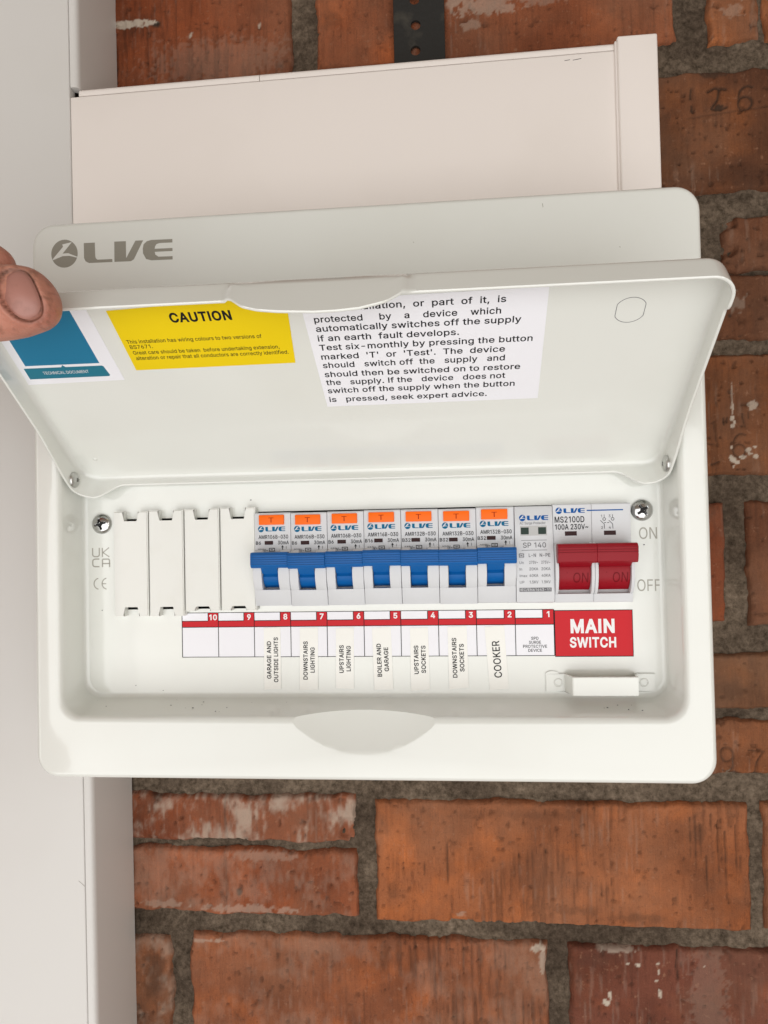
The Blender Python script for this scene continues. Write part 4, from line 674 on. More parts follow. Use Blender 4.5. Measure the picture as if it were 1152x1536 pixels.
# printed marks of the cover and panel
pr, wh = Print(), Print(); logo(pr, wh, 9.1, 240.2, 59.6)
def shear(x, z, d): return V(x, z + .3 - (x - 9) * .012, d)
pr.build("printed_logo", GREYINK, unit, shear, T + .03)
wh.build("printed_logo_swoosh", ENAMEL, unit, shear, T + .06)
pr = Print()
pr.line([(16.3, 106.3), (16.3, 102.7), (16.8, 102.1), (17.6, 101.9), (18.6, 101.9), (19.4, 102.1), (19.8, 102.7), (19.8, 106.3)], .62)
pr.line([(21.4, 106.3), (21.4, 101.7)], .62); pr.line([(24.9, 106.4), (21.7, 103.9), (25.0, 101.7)], .5)
pr.line([(19.8, 100.7), (17.4, 100.7), (16.6, 100.4), (16.3, 99.7), (16.3, 97.9), (16.6, 97.2), (17.4, 96.9), (19.8, 96.9)], .62)
pr.line([(21.4, 96.6), (21.4, 100.4), (21.6, 100.6), (24.6, 100.6), (25.1, 100.1), (25.1, 96.6)], .62); pr.line([(21.4, 98.4), (25.1, 98.4)], .6)
for cx in (19.6, 23.8):
    pr.ring(cx, 88.3, 2.75, .55, 16, math.radians(100), math.radians(260))
pr.line([(21.2, 88.3), (23.2, 88.3)], .5)
pr.build("conformity_marks", MARKINK, unit, V, PD + .04)
for t_, x_, z_, w_ in (("ON", 283.9, 105.7, 8.2), ("OFF", 282.4, 81.3, 10.6)):
    pr = Print(); pr.text(t_, x_, z_, 5.4, w_); pr.build("position_lettering", MARKINK, unit, V, PD + .04)

# cover screws: chromed domes with a cross recess
def screw(cx, cz, r, d, rot, name="cover_screw"):
    bm = bmesh.new()
    prof = [(0, d - .2), (r, d - .2), (r, d + .35)] + [(r * math.cos(a), d + .35 + 2.6 * math.sin(a)) for a in [math.pi / 2 * k / 9 for k in range(1, 9)]] + [(0, d + 2.95)]
    disc(bm, cx, cz, prof, 40)
    o = bm_obj(name, bm, CHROME, unit, 30)
    cuts = []
    for k in range(2):
        a = rot + math.pi / 2 * k; c, s = math.cos(a), math.sin(a)
        def P(x, z, dd, c=c, s=s): return V(cx + x * c - z * s, cz + x * s + z * c, dd)
        bm = bmesh.new(); box(bm, -3.0, 3.0, -.62, .62, d + 1.1 - .05 * k, d + 5, P=P); cuts.append(bm_obj("cut", bm, CHROME))
    bm = bmesh.new(); disc(bm, cx, cz, [(0, d + .2), (1.35, d + .9), (1.6, d + 5), (0, d + 5)], 16)
    o3 = bm_obj("cut", bm, CHROME)
    boolean(o, cuts + [o3])
    bm = bmesh.new()
    for k in range(2):
        a = rot + math.pi / 2 * k; c, s = math.cos(a), math.sin(a)
        def P(x, z, dd, c=c, s=s): return V(cx + x * c - z * s, cz + x * s + z * c, dd)
        box(bm, -2.7, 2.7, -.55, .55, d + 1.0, d + 1.25 - .02 * k, P=P)
    bm_obj("cross_shade_inlay", bm, BLACK, o, 0)  # black inlay: the shade inside the cut cross, painted
    return o
screw(21.5, 118.3, 5.1, PD, .25); screw(285.4, 119.2, 5.1, PD, .6)

# grit that has gathered along the bottom of the recess and on the panel
bm = bmesh.new(); rr = random.Random(8)
spots = [(rr.gauss(60, 22), 29.4 + rr.random() * 2.2, PD + 3 + rr.random() * 14) for _ in range(13)] + [(rr.gauss(268, 9), 29.6 + rr.random() * 1.6, PD + 3 + rr.random() * 12) for _ in range(6)]
for x, z, d in spots:
    if not 18 < x < 288: continue
    z = 31.9 - (d - PD) * .178 + .15; r = rr.uniform(.10, .30)
    g = bmesh.ops.create_icosphere(bm, subdivisions=1, radius=1)
    for v in g['verts']: v.co = V(x + v.co.x * r * rr.uniform(1, 2.4), z + v.co.z * r * .7, d + v.co.y * r)
for x, z in ((38, 37.5), (52, 35), (21, 75), (98, 128.5), (286, 103)):
    r = rr.uniform(.15, .3); g = bmesh.ops.create_icosphere(bm, subdivisions=1, radius=1)
    for v in g['verts']: v.co = V(x + v.co.x * r * 1.8, z + v.co.z * r, PD + .1 + v.co.y * r * .5)
gt = bm_obj("grit", bm, MIDINK, unit, 0); gt['kind'] = 'stuff'

# sealing bracket: pressed strap with a raised bridge
br = []
pts = [(238.9, PD + .02), (248.2, PD + .02), (250.6, PD + 8), (278.6, PD + 8), (279.6, PD + .02), (289.2, PD + .02)]
top = [(289.2, PD + .85), (280.2, PD + .85), (279.4, PD + 9), (250.0, PD + 9), (247.4, PD + .85), (238.9, PD + .85)]
bm = bmesh.new()
a = [bm.verts.new(V(x, 34.5, d)) for x, d in pts + top]; b = [bm.verts.new(V(x, 43.0, d)) for x, d in pts + top]
n = len(a); bm.faces.new(a); bm.faces.new(b[::-1])
for i in range(n): bm.faces.new((a[i], a[(i + 1) % n], b[(i + 1) % n], b[i]))
bmesh.ops.bevel(bm, geom=list(bm.edges), offset=.28 * S, segments=2, affect='EDGES')
brk = bm_obj("sealing_bracket", bm, ENAMEL, unit, 40)
bm = bmesh.new(); plate(bm, [(242 + 3.2 * math.cos(t), 42.6 + 1.6 * math.sin(t)) for t in [math.pi * k / 10 for k in range(11)]], PD + .02, PD + .8)
bm_obj("bracket_tab", bm, ENAMEL, brk)
for cx in (244.7, 284.0):
    bm = bmesh.new(); disc(bm, cx, 38.8, [(2.1, PD + .86), (1.9, PD + 1.15), (1.5, PD + 1.15), (1.25, PD + .6), (0, PD + .55)], 24)
    bm_obj("rivet", bm, ENAMEL, brk, 60)

# ------------------------------------------------------------------ lid, in its own frame: x across, l from hinge to free edge, q inward
TH = math.radians(127.1)
LU = (-math.cos(TH), math.sin(TH)); LN = (-math.sin(TH), -math.cos(TH))
LZ, LD = 139.29 - 9 * LN[0], 106.32 - 9 * LN[1]
CXW = Wd / 2
def LP(x, l, q): return V(CXW + x, LZ + LU[0] * l + LN[0] * q, LD + LU[1] * l + LN[1] * q)
def sm(a, b, x):
    t = min(1, max(0, (x - a) / (b - a))); return t * t * (3 - 2 * t)
TABX = (-40, -37, -34.2, -30.1, -24, -16.6, -3.5, 4, 11.6, 20.7, 25.3, 28.7, 31)
TABQ = (12.4, 13.1, 15.3, 19.4, 21.9, 23.3, 24.6, 24.5, 23.7, 20.6, 16.6, 13.2, 12.4)
def rim(x, l):
    """height of the folded edge round the tray"""
    if l > 60:
        h = 10.6 + 2.2 * sm(84, 85, l)
        if l > 95: h = max(h, float(np.interp(x, TABX, TABQ)))
        return h
    h = 10.6
    if l < 0: h = 6.2 + 7.6 * sm(118, 131, abs(x))
    else: h = 13.6 - 3.0 * sm(0, 40, l)
    return h
LX, L0, L1, LR = 140.6, -8.2, 98.6, 9.5
NX, NZ, NC = 160, 60, 12
def bulge(x, l, q):
    """the finger pull is pressed outwards"""
    return 2.1 * sm(-38.0, -35.2, x) * sm(29.2, 26.4, x) * sm(3.0, 5.4, q) if l > 90 else 0
bm = bmesh.new(); LL = []
def lloop(inset, qf, rr):
    pts = rrect(-LX + inset, LX - inset, L0 + inset, L1 - inset, rr, NC, NX, NZ)
    ref = rrect(-LX, LX, L0, L1, LR, NC, NX, NZ)
    out = []
    for (x, l), (rx, rl) in zip(pts, ref):
        q = qf(rx, rl); out.append(bm.verts.new(LP(x, l + bulge(rx, rl, q) * (1 if rl > 97 else 0), q)))
    return out
fo = 2.6; th = 1.15
c0 = bm.verts.new(LP(0, 45, 0))
outer = []
for k in range(6):
    a = math.pi / 2 * k / 5; i = fo * (1 - math.sin(a)); q = fo * (1 - math.cos(a))
    outer.append(lloop(i, lambda x, l, q=q: q, LR - i))
for k in range(1, 9):
    t = k / 8; outer.append(lloop(0, lambda x, l, t=t: fo + (rim(x, l) - .3 - fo) * t, LR))
rimL = [lloop(.35, rim, LR - .35), lloop(th - .35, rim, LR - th + .35)]
inner = []
for k in range(8, 0, -1):
    t = k / 8; inner.append(lloop(th, lambda x, l, t=t: 3.6 + (rim(x, l) - .3 - 3.6) * t, LR - th))
for k in range(6):
    a = math.pi / 2 * k / 5; i = th + 2.4 * (1 - math.cos(a)); q = 3.6 - 2.4 * math.sin(a)
    inner.append(lloop(i, lambda x, l, q=q: q, max(LR - i, 2)))
LL = outer + rimL + inner
for a, b in zip(LL, LL[1:]): bridge(bm, a, b)
bm.faces.new(LL[0]); bm.faces.new(LL[-1]); bm.verts.remove(c0)
lid = bm_obj("lid", bm, ENAMEL, unit, 45)
QI = 1.2                                     # inner face of the lid
for sx in (-1, 1):
    bm = bmesh.new()
    prof = [(0, 0), (3.9, 0), (3.9, .5)] + [(3.9 * math.cos(a), .5 + 1.5 * math.sin(a)) for a in [math.pi / 2 * k / 6 for k in range(1, 6)]] + [(1.0, 2.02), (.9, 1.2), (0, 1.1)]
    def PS(y, z, d, sx=sx): return LP(sx * (LX - th) - sx * d, 0.5 + y, 8.8 + z)
    disc(bm, 0, 0, prof, 32, P=PS); bm_obj("hinge_screw", bm, STEEL, lid, 30)
pr = Print()
rp = []
for k in range(49):
    a = 2 * math.pi * k / 48; x, z = 5.9 * math.cos(a), 5.5 * math.sin(a); x = max(-5.2, min(5.2, x))
    rp.append((109.7 + x, 78.2 + z))
pr.line(rp, .24); pr.build("pencil_ring", MIDINK, lid, LP, QI + .03)
bm = bmesh.new()
disc(bm, -128.5, 6.5, [(1.1, QI), (.8, QI + .35), (0, QI + .5)], 16, P=LP); bm_obj("weld_pip", bm, ENAMEL, lid, 60)

# small knocks and dirt marks
def marks(name, parent, P, d, segs, w, m=None):
    for q in segs:
        pr = Print(); pr.line(q, w); pr.build(name, m or GREYINK, parent, P, d)
marks("scratch", unit, V, T + .03, [[(239.9, 274.4 - 17), (240.1, 272.6 - 17)], [(273, 236), (273.4, 235.6)], [(181.5, 243.2), (182, 243)]], .22)
marks("scratch", vt, V, 50.64, [[(-16.6, -81.6), (-14.6, -83.2), (-13.1, -84.6)]], .28)
marks("scratch", ht, V, 50.34, [[(263.6, 364.7), (266.5, 365.0)], [(268, 364.6), (272.5, 365.2)]], .30, STRAP)

# ------------------------------------------------------------------ stickers inside the lid
def sticker(name, label, cat, poly, material, P, d0, th_=.12):
    o = thing(name, label, cat)
    bm = bmesh.new(); plate(bm, poly, d0, d0 + th_, P=P); bm_obj("backing", bm, material, o, 0)
    return o
q0 = QI + .03; q1 = q0 + .15
ca = sticker("caution_sticker", "yellow caution sticker with black text inside the open lid", "sticker",
             [(-87.8, 59.7), (-20.2, 60.2), (-18.2, 92.0), (-88.9, 89.0)], YELLOW, LP, q0)
pr = Print()
pr.text("CAUTION", -65.2, 82.5, 4.0, 24.4, bold=.032)
for s, l, x, w in (("This installation has wiring colours to two versions of", 73.3, -86.4, 55.2), ("BS7671.", 70.7, -86.0, 9.4), ("Great care should be taken  before undertaking extension,", 67.8, -85.8, 60.6), ("alteration or repair that all conductors are correctly identified.", 65.0, -85.6, 63.6)):
    pr.text(s, x, l, 1.75, w, bold=.009)
pr.build("lettering", INK, ca, LP, q1)
no = sticker("test_notice", "white printed notice about six-monthly testing inside the open lid", "sticker",
             [(-10.6, 35.4), (79.6, 36.0), (78.8, 90.0), (-13.4, 89.0)], PAPER, LP, q0)
pr = Print()
lines = [("This  installation,  or  part  of  it,  is", 84.2, 72.8), ("protected     by    a    device    which", 79.2, 71.2), ("automatically switches off the supply", 74.9, 79.0),
         ("if an earth  fault develops.", 70.3, 55.5), ("Test six-monthly by pressing the button", 65.8, 84.0), ("marked  'T'  or  'Test'.  The  device", 61.2, 73.6),
         ("should   switch off  the   supply   and", 56.8, 73.8), ("should then be switched on to restore", 52.0, 80.2), ("the   supply. If the   device   does not", 47.6, 74.5),
         ("switch off the supply when the button", 43.1, 78.6), ("is   pressed, seek expert advice.", 38.1, 67.3)]
for s, l, w in lines: pr.text(s, -9.2, l, 2.75, w, bold=.014, rot=.004)
pr.build("lettering", INK, no, LP, q1)
td = sticker("document_sticker", "white and blue technical document sticker at the left end of the lid", "sticker",
             [(-138.0, 54.2), (-94.7, 54.9), (-96.6, 92.5), (-138.2, 92.5)], PAPER, LP, q0)
pr = Print(); pr.poly([(-134.2, 64.3), (-101.9, 64.3), (-103.2, 91.3), (-134.2, 91.3)]); pr.build("blue_square", BLUELAB, td, LP, q1)
pr = Print(); pr.poly([(-135.6, 57.2), (-100.5, 57.3), (-99.9, 57.9), (-100.9, 62.6), (-101.6, 63.0), (-117.2, 63.0), (-118.2, 64.1), (-119, 63.0), (-135.6, 63.0)]); pr.build("teal_bar", TEALLAB, td, LP, q1)
pr = Print(); pr.text("TECHNICAL DOCUMENT", -128.3, 59.5, 1.5, 20.0); pr.build("lettering", WHITEINK, td, LP, q1 + .03)

# ================================================================== DEVICES IN THE SLOT
PITCH, X0, ZB, ZTOP = 17.8, 100.97, 76.9, 121.9
# blanking plates
def blank(x0, label, zb=72.3, zt=124.4):
    o = thing("blanking_plate", label, "blanking plate", "blank plastic plates filling the empty ways")
    w = 17.35; a, b = 4.9, 12.4
    poly = [(x0, zb), (x0 + a, zb), (x0 + a, 77.0), (x0 + a + .5, 77.4), (x0 + b - .5, 77.4), (x0 + b, 77.0), (x0 + b, zb), (x0 + w, zb), (x0 + w, zt), (x0 + b, zt), (x0 + b, 119.2), (x0 + b - .5, 118.8), (x0 + a + .5, 118.8), (x0 + a, 119.2), (x0 + a, zt), (x0, zt)]
    bm = bmesh.new(); plate(bm, poly, PD + .05, PD + 4.6)
    bmesh.ops.bevel(bm, geom=[e for e in bm.edges if all(abs(v.co.y + (PD + 4.6) * S) < 1e-6 for v in e.verts)], offset=.5 * S, segments=3, affect='EDGES')
    bm_obj("plate", bm, BLANKP, o, 40)
    bm = bmesh.new(); box(bm, x0 + a + .6, x0 + b - .6, 78.4, 118.0, PD - 14, PD + .04); bm_obj("clip_body", bm, BLANKP, o)
    return o
names4 = ["blank white plate at the far left end of the device row", "second blank white plate from the left end of the device row",
          "blank white plate just above the number 10 cell", "blank white plate directly left of the garage lights breaker"]
for i in range(4):
    blank(29.6 + i * 18.05, names4[i], 72.3 if i < 2 else 74.6, 124.1 + .25 * i)

# breaker in its own frame: x 0..17.8, z 0..45, d above the panel
def bodyprof():
    return [(0.0, -20), (0.0, 4.9), (.3, 5.2), (7.8, 7.0), (7.9, 6.6), (7.9, 1.0), (23.5, 1.0), (23.7, 4.75), (44.5, 4.9), (45.0, 4.4), (45.0, -20)]
def cheekprof():
    return [(7.5, -1), (7.5, 6.6), (8.2, 7.3), (10, 8.3), (12, 8.95), (14.5, 9.5), (17, 9.8), (20, 9.85), (23, 9.3), (25.5, 8.0), (27, 5.0), (27, -1)]
BG = "blue-levered circuit breakers in the device row"
def make_breaker():
    o = thing("circuit_breaker", "x", "circuit breaker", BG)
    bm = bmesh.new(); prism(bm, bodyprof(), .1, 17.7, bev=.18)
    bm_obj("body", bm, PLASTIC, o, 30)
    for a, b in ((.12, 4.25), (12.4, 17.68)):
        bm = bmesh.new(); prism(bm, cheekprof(), a, b, bev=.35); bm_obj("cheek", bm, PLASTIC, o, 40)
    # lever: ribbed bar, neck and drum
    bm = bmesh.new()
    rib = [(18.4, 9.2), (18.5, 12.0), (19.2, 12.9)]
    z = 19.6
    for k in range(5):
        rib += [(z, 13.3), (z + .72, 13.55), (z + .78, 13.1), (z + 1.02, 13.1)]; z += 1.08
    rib += [(25.1, 13.5), (25.9, 12.6), (26.0, 9.2)]
    prism(bm, rib, -.02, 17.78, bev=.2)
    bm2 = bmesh.new(); drum = []
    for k in range(17):
        a = math.radians(-70 + 140 * k / 16); drum.append((16.5 + 8.6 * math.sin(a), -.6 + 8.4 * math.cos(a)))
    # groove line across the drum
    drum = [(z_, d_ - (.9 if 14.9 < z_ < 16.0 else 0)) for z_, d_ in drum]
    prism(bm, [(7.95, -4)] + drum + [(25, -4)], 4.5, 12.2)
    prism(bm, [(15.6, 4), (15.6, 8.35), (16.2, 9.1), (18.9, 11.8), (21, 12), (21, 4)], 4.5, 12.2)
    bm2.free()
    bm_obj("lever", bm, BLUE, o, 30)
    bm = bmesh.new(); box(bm, 2.4, 14.7, 39.1, 43.9, 3, 6.0, .35, 2); tb = bm_obj("test_button", bm, ORANGE, o)
    pr = Print(); pr.text("T", 8.5, 40.2, 2.4, 2.5, 'C'); pr.build("button_letter", ORANGE_INK, tb, V, 6.04)
    bm = bmesh.new(); box(bm, 4.9, 9.0, 29.5, 31.3, 3, 5.1, .12, 1); bm_obj("indicator_window", bm, WINDOW, o)
    pr, wh = Print(), Print(); logo(pr, wh, 1.7, 35.6, 13.4)
    lg = pr.build("printed_logo", TEALINK, o, V, 4.94); wh.build("printed_logo_swoosh", PLASTIC, lg, V, 4.97)
    return o
def breaker_text(rating):
    pr = Print()
    pr.text("AMR%s-030" % rating[0], 1.9, 32.4, 1.75, 14.6, bold=.012)
    pr.text(rating[1], .55, 29.6, 1.55, None, bold=.012)
    pr.text("30mA", 11.4, 29.6, 1.65, 5.4, bold=.012)
    pr.text("230V~", 1.6, 26.2, 1.35, 4.8, bold=.008)
    for a in ((7.0, 9.9, 27.6, 27.9), (7.0, 9.9, 26.2, 26.5), (7.0, 7.3, 26.2, 27.9), (9.6, 9.9, 26.2, 27.9), (7.9, 9.0, 26.9, 27.2)): pr.rect(*a)
    pr.rect(13.5, 13.85, 25.9, 28.2); pr.poly([(13.05, 28.1), (14.3, 28.1), (13.67, 29.2)])
    pr.text("I", 15.4, 27.4, 1.3)
    return pr
RAT = {'6': ("106B", "B6"), '16': ("116B", "B16"), '32': ("132B", "B32")}
meshes = {}
proto = make_breaker()
order = [('6', "GARAGE AND OUTSIDE LIGHTS"), ('6', "DOWNSTAIRS LIGHTING"), ('6', "UPSTAIRS LIGHTING"), ('16', "BOILER AND GARAGE"), ('32', "UPSTAIRS SOCKETS"), ('32', "DOWNSTAIRS SOCKETS"), ('32', "COOKER")]
for i, (r, nm) in enumerate(order):
    if i == 0: o = proto
    else:
        o = proto.copy(); COL.objects.link(o)
        for ch in [c for c in proto.children if c.name.split('.')[0] != 'lettering']:
            c = ch.copy(); COL.objects.link(c); c.parent = o
            for g in ch.children:
                g2 = g.copy(); COL.objects.link(g2); g2.parent = c
    if r not in meshes:
        t = breaker_text(RAT[r]).build("lettering", INK, o, V, 4.94); meshes[r] = t.data
    else:
        t = link(bpy.data.objects.new("lettering", meshes[r]), o)
    for p_ in ():
        pass
    o['label'] = "circuit breaker with blue lever and orange button above the %s strip" % nm.lower()
    dz = (0, -.25, -.1, .15, .1, -.1, .35)[i]
    o.location = V(X0 + PITCH * i, ZB + dz, PD + (0, .15, -.1, .2, -.05, .1, .25)[i])
    for c in o.children:
        if c.name.split('.')[0] == 'lever': c.location = V(0, (.1, -.12, .05, .15, -.08, .0, .12)[i], (0, .12, -.1, .08, .15, -.12, .05)[i])

# surge protector
def spd(z): return 6.0 + (0.0 if z > 32 else 1.6 * math.sin(max(0, min(1, (32 - z) / 32)) * math.pi) ** 1.0) + .12
sp = thing("surge_protector", "white surge protector without lever between the blue and red switches", "surge protector")
bm = bmesh.new()
prism(bm, [(0, -20), (0, 5.2)] + [(z_, spd(z_) - .12) for z_ in np.linspace(.5, 33, 27)] + [(44.2, 6.0), (45.2, 5.2), (45.2, -20)], .15, 17.6, bev=.4)
bm_obj("body", bm, PLASTIC, sp, 35)
def PSP(x, z, d): return V(x, z, spd(z) + d)
pr, wh = Print(), Print(); logo(pr, wh, 2.2, 38.3, 13.4)
lg = pr.build("printed_logo", BLUEINK, sp, V, 6.12); wh.build("printed_logo_swoosh", PLASTIC, lg, V, 6.16)
bm = bmesh.new(); box(bm, 2.6, 14.9, 31.4, 36.0, 5, 6.12, .1, 1); fr_ = bm_obj("window_frame", bm, mat("light_grey_plastic", (.45, .45, .44), .4), sp)
for a in (2.9, 10.9):
    bm = bmesh.new(); box(bm, a, a + 3.6, 32.1, 35.3, 5.5, 6.3, .1, 1); bm_obj("status_window", bm, GREENWIN, fr_)
pr = Print()
pr.text("AC Surge Protector", 2.4, 36.75, 1.15, 12.0)
pr.rect(2.9, 14.6, 29.2, 29.4); pr.text("SP 140", 3.6, 25.9, 2.3, 10.6, bold=.004); pr.rect(3.0, 14.6, 24.6, 24.8)
pr.rect(1.6, 3.9, 21.4, 21.7); pr.rect(1.6, 3.9, 22.9, 23.2); pr.rect(1.6, 1.9, 21.4, 23.2); pr.rect(3.6, 3.9, 21.4, 23.2); pr.rect(2.3, 3.2, 22.1, 22.5)
pr.text("L-N", 6.1, 21.6, 1.5, 3.3, bold=.012); pr.text("N-PE", 11.1, 21.6, 1.5, 4.8, bold=.012)
for k, (a, b, c) in enumerate((("Un", "275V~", "275V~"), ("In", "20KA", "20KA"), ("Imax", "40KA", "40KA"), ("UP", "1.5KV", "1.5KV"))):
    z = 18.4 - 3.05 * k
    pr.text(a, 1.7, z, 1.2); pr.text(b, 6.2, z, 1.3, 4.0, bold=.004); pr.text(c, 11.7, z, 1.3, 4.1, bold=.004)
pr.build("lettering", MIDINK, sp, PSP, 0.0)
pr = Print(); pr.rect(1.5, 16.2, 5.4, 7.2); bar = pr.build("standard_bar", MIDINK, sp, PSP, 0.0)
pr = Print(); pr.text("IEC/EN61643-11", 2.0, 5.8, 1.1, 13.6, bold=.01); pr.build("standard_lettering", PLASTIC, bar, PSP, .04)
sp.location = V(X0 + PITCH * 7, ZB, PD)

# main switch: two poles, one bridged red lever
ms = thing("main_switch", "double width main isolator switch with broad red lever in ON position", "main switch")
MW = 2 * PITCH
for k in range(2):
    o_ = k * PITCH
    bm = bmesh.new()
    prism(bm, [(0, -20), (0, 5.0), (.3, 5.3), (4.0, 5.6), (4.0, 2.0), (24, 1.5), (24.2, 5.0), (45.4, 5.2), (45.9, 4.7), (45.9, -20)], o_ + .06, o_ + 17.74, bev=.18)
    bm_obj("body", bm, PLASTIC, ms, 30)
    for a, b in ((o_ + .1, o_ + 1.5), (o_ + 16.3, o_ + 17.7)):
        bm = bmesh.new(); prism(bm, [(3.6, -1), (3.6, 5.3), (5, 7.3), (8, 9.0), (12, 10.0), (16, 10.3), (20, 10.1), (24, 9.0), (28, 5.0), (28, -1)], a, b, bev=.2); bm_obj("cheek", bm, PLASTIC, ms, 40)
bm = bmesh.new()
rib = [(18.6, 9.5), (18.7, 13.5), (19.5, 14.6), (22.6, 15.2)]
z = 22.8
for k in range(3): rib += [(z, 15.25), (z + .75, 15.25), (z + .8, 14.9), (z + 1.0, 14.9)]; z += 1.1
rib += [(26.3, 15.1), (27.4, 14.3), (27.6, 12.8), (27.4, 9.5)]
prism(bm, rib, .55, 17.95, bev=.25); prism(bm, rib, 18.0, 36.0, bev=.25)
for k in range(2):
    o_ = k * PITCH; drum = []
    for j in range(19):
        a = math.radians(-62 + 130 * j / 18); drum.append((15 + 10.5 * math.sin(a), -1 + 9.8 * math.cos(a)))
    prism(bm, [(5.6, -3)] + drum + [(24.5, -3)], o_ + 1.75, o_ + 16.05)
    prism(bm, [(16.6, 4), (16.6, 8.8), (17.2, 10.2), (19.2, 13.2), (22, 13.2), (22, 4)], o_ + 1.75, o_ + 16.05)
lev = bm_obj("lever", bm, RED, ms, 30)
def onP(x, z, d):
    a = math.asin(max(-1, min(1, (z - 15) / 10.5))); return V(x, z, -1 + 9.8 * math.cos(a) + d)
pr = Print()
for k in range(2):
    pr.text("ON", k * PITCH + 8.2, 9.4, 4.6, 6.8); pr.rect(k * PITCH + 5.2, k * PITCH + 5.6, 9.0, 14.2)
pr.build("embossed_letters", mat("dark_red_plastic", (.15, .001, .005), .5, spec=.15), lev, onP, .06)
for k in range(2):
    bm = bmesh.new(); a = k * PITCH + 5.4; box(bm, a, a + 5.6, 31.0, 33.2, 4, 5.1, .1, 1); bm_obj("indicator_window", bm, WINDOW, ms)
pr, wh = Print(), Print(); logo(pr, wh, 1.4, 41.3, 13.4); lg = pr.build("printed_logo", BLUEINK, ms, V, 5.22); wh.build("printed_logo_swoosh", PLASTIC, lg, V, 5.26)
pr = Print(); pr.rect(15.7, 32.2, 42.4, 42.95); pr.build("blue_line", BLUEINK, ms, V, 5.24)
pr = Print()
pr.text("MS2100D", .9, 37.3, 2.7, 13.6, bold=.012); pr.text("100A 230V~", 1.0, 34.0, 2.4, 15.2, bold=.012)
for x in (22.9, 26.7):
    pr.rect(x + .55, x + .75, 39.3, 40.6); pr.ring(x + .65, 38.5, .65, .22, 16); pr.line([(x - 1.1, 37.9), (x + .6, 36.2), (x + .7, 34.0)], .22)
pr.text("1", 22.1, 39.3, 1.2); pr.text("3", 25.6, 39.3, 1.2); pr.text("2", 22.1, 34.0, 1.2); pr.text("4", 25.6, 34.0, 1.2)
pr.rect(23.5, 24.3, 36.7, 36.95); pr.rect(24.9, 25.7, 36.7, 36.95)
pr.build("lettering", INK, ms, V, 5.24)
ms.location = V(X0 + PITCH * 8, ZB, PD)

# ------------------------------------------------------------------ numbered strip below the devices
BX = [62.2, 80.6, 98.7, 116.9, 134.9, 153.0, 170.9, 189.0, 207.1, 225.4, 243.5]
Z0, Z1, ZR = 51.4, 73.2, 66.3
st = thing("number_strip", "printed strip of red and white cells numbered 10 to 1 under the breakers", "label strip")
bm = bmesh.new(); box(bm, BX[0], BX[-1] - .05, Z0, Z1, PD + .02, PD + .12); bm_obj("backing", bm, PAPER, st, 0)
dl = PD + .15
for k in range(10):
    a, b = BX[k], BX[k + 1]
    pr = Print(); pr.poly([(a, ZR), (b - .02, ZR), (b - .02, Z1), (b - 5.2, Z1), (b - 5.2, 69.2), (a, 69.2)])
    cell = pr.build("number_cell", REDLAB, st, V, dl)
    pr = Print(); pr.text(str(10 - k), b - 2.6, 69.7, 2.5, None, 'C', bold=.03); pr.build("number", WHITEINK, cell, V, dl + .03)
pr = Print()
for k in range(11):
    x = BX[k]
    pr.rect(x - .18, x + .18, Z0, Z1)
    if k < 10: pr.rect(BX[k + 1] - 5.35, BX[k + 1] - 5.0, 69.2, Z1)
pr.rect(BX[0], BX[-1], Z0 - .15, Z0 + .15); pr.rect(BX[0], BX[-1], ZR - .35, ZR); pr.rect(BX[0], BX[-1], Z1 - .15, Z1 + .12)
for k in range(10): pr.rect(BX[k], BX[k + 1] - 5.2, 69.0, 69.3)
pr.build("grid_lines", INK, st, V, dl + .02)
pr = Print()
for i, s in enumerate(("SPD", "SURGE", "PROTECTIVE", "DEVICE")): pr.text(s, 234.4, 58.9 - 1.9 * i, 1.35, (3.4, 5.6, 11.2, 6.4)[i], 'C', bold=.012)
pr.build("lettering", INK, st, V, dl + .02)

mm = thing("main_switch_sticker", "red sticker reading MAIN SWITCH below the red lever", "sticker")
bm = bmesh.new(); box(bm, 243.75, 279.8, 50.9, 72.6, PD + .02, PD + .14); bm_obj("backing", bm, REDLAB, mm, 0)
pr = Print(); pr.rect(243.75, 279.8, 50.75, 51.1); pr.rect(243.75, 279.8, 72.4, 72.7); pr.rect(243.7, 244.0, 50.8, 72.7); pr.rect(279.6, 279.85, 50.8, 72.7); pr.build("border_line", INK, mm, V, PD + .17)
pr = Print(); pr.text("MAIN", 261.3, 62.2, 5.9, 20.3, 'C', bold=.035); pr.text("SWITCH", 261.3, 55.3, 4.4, 21.4, 'C', bold=.03); pr.build("lettering", WHITEINK, mm, V, PD + .18)

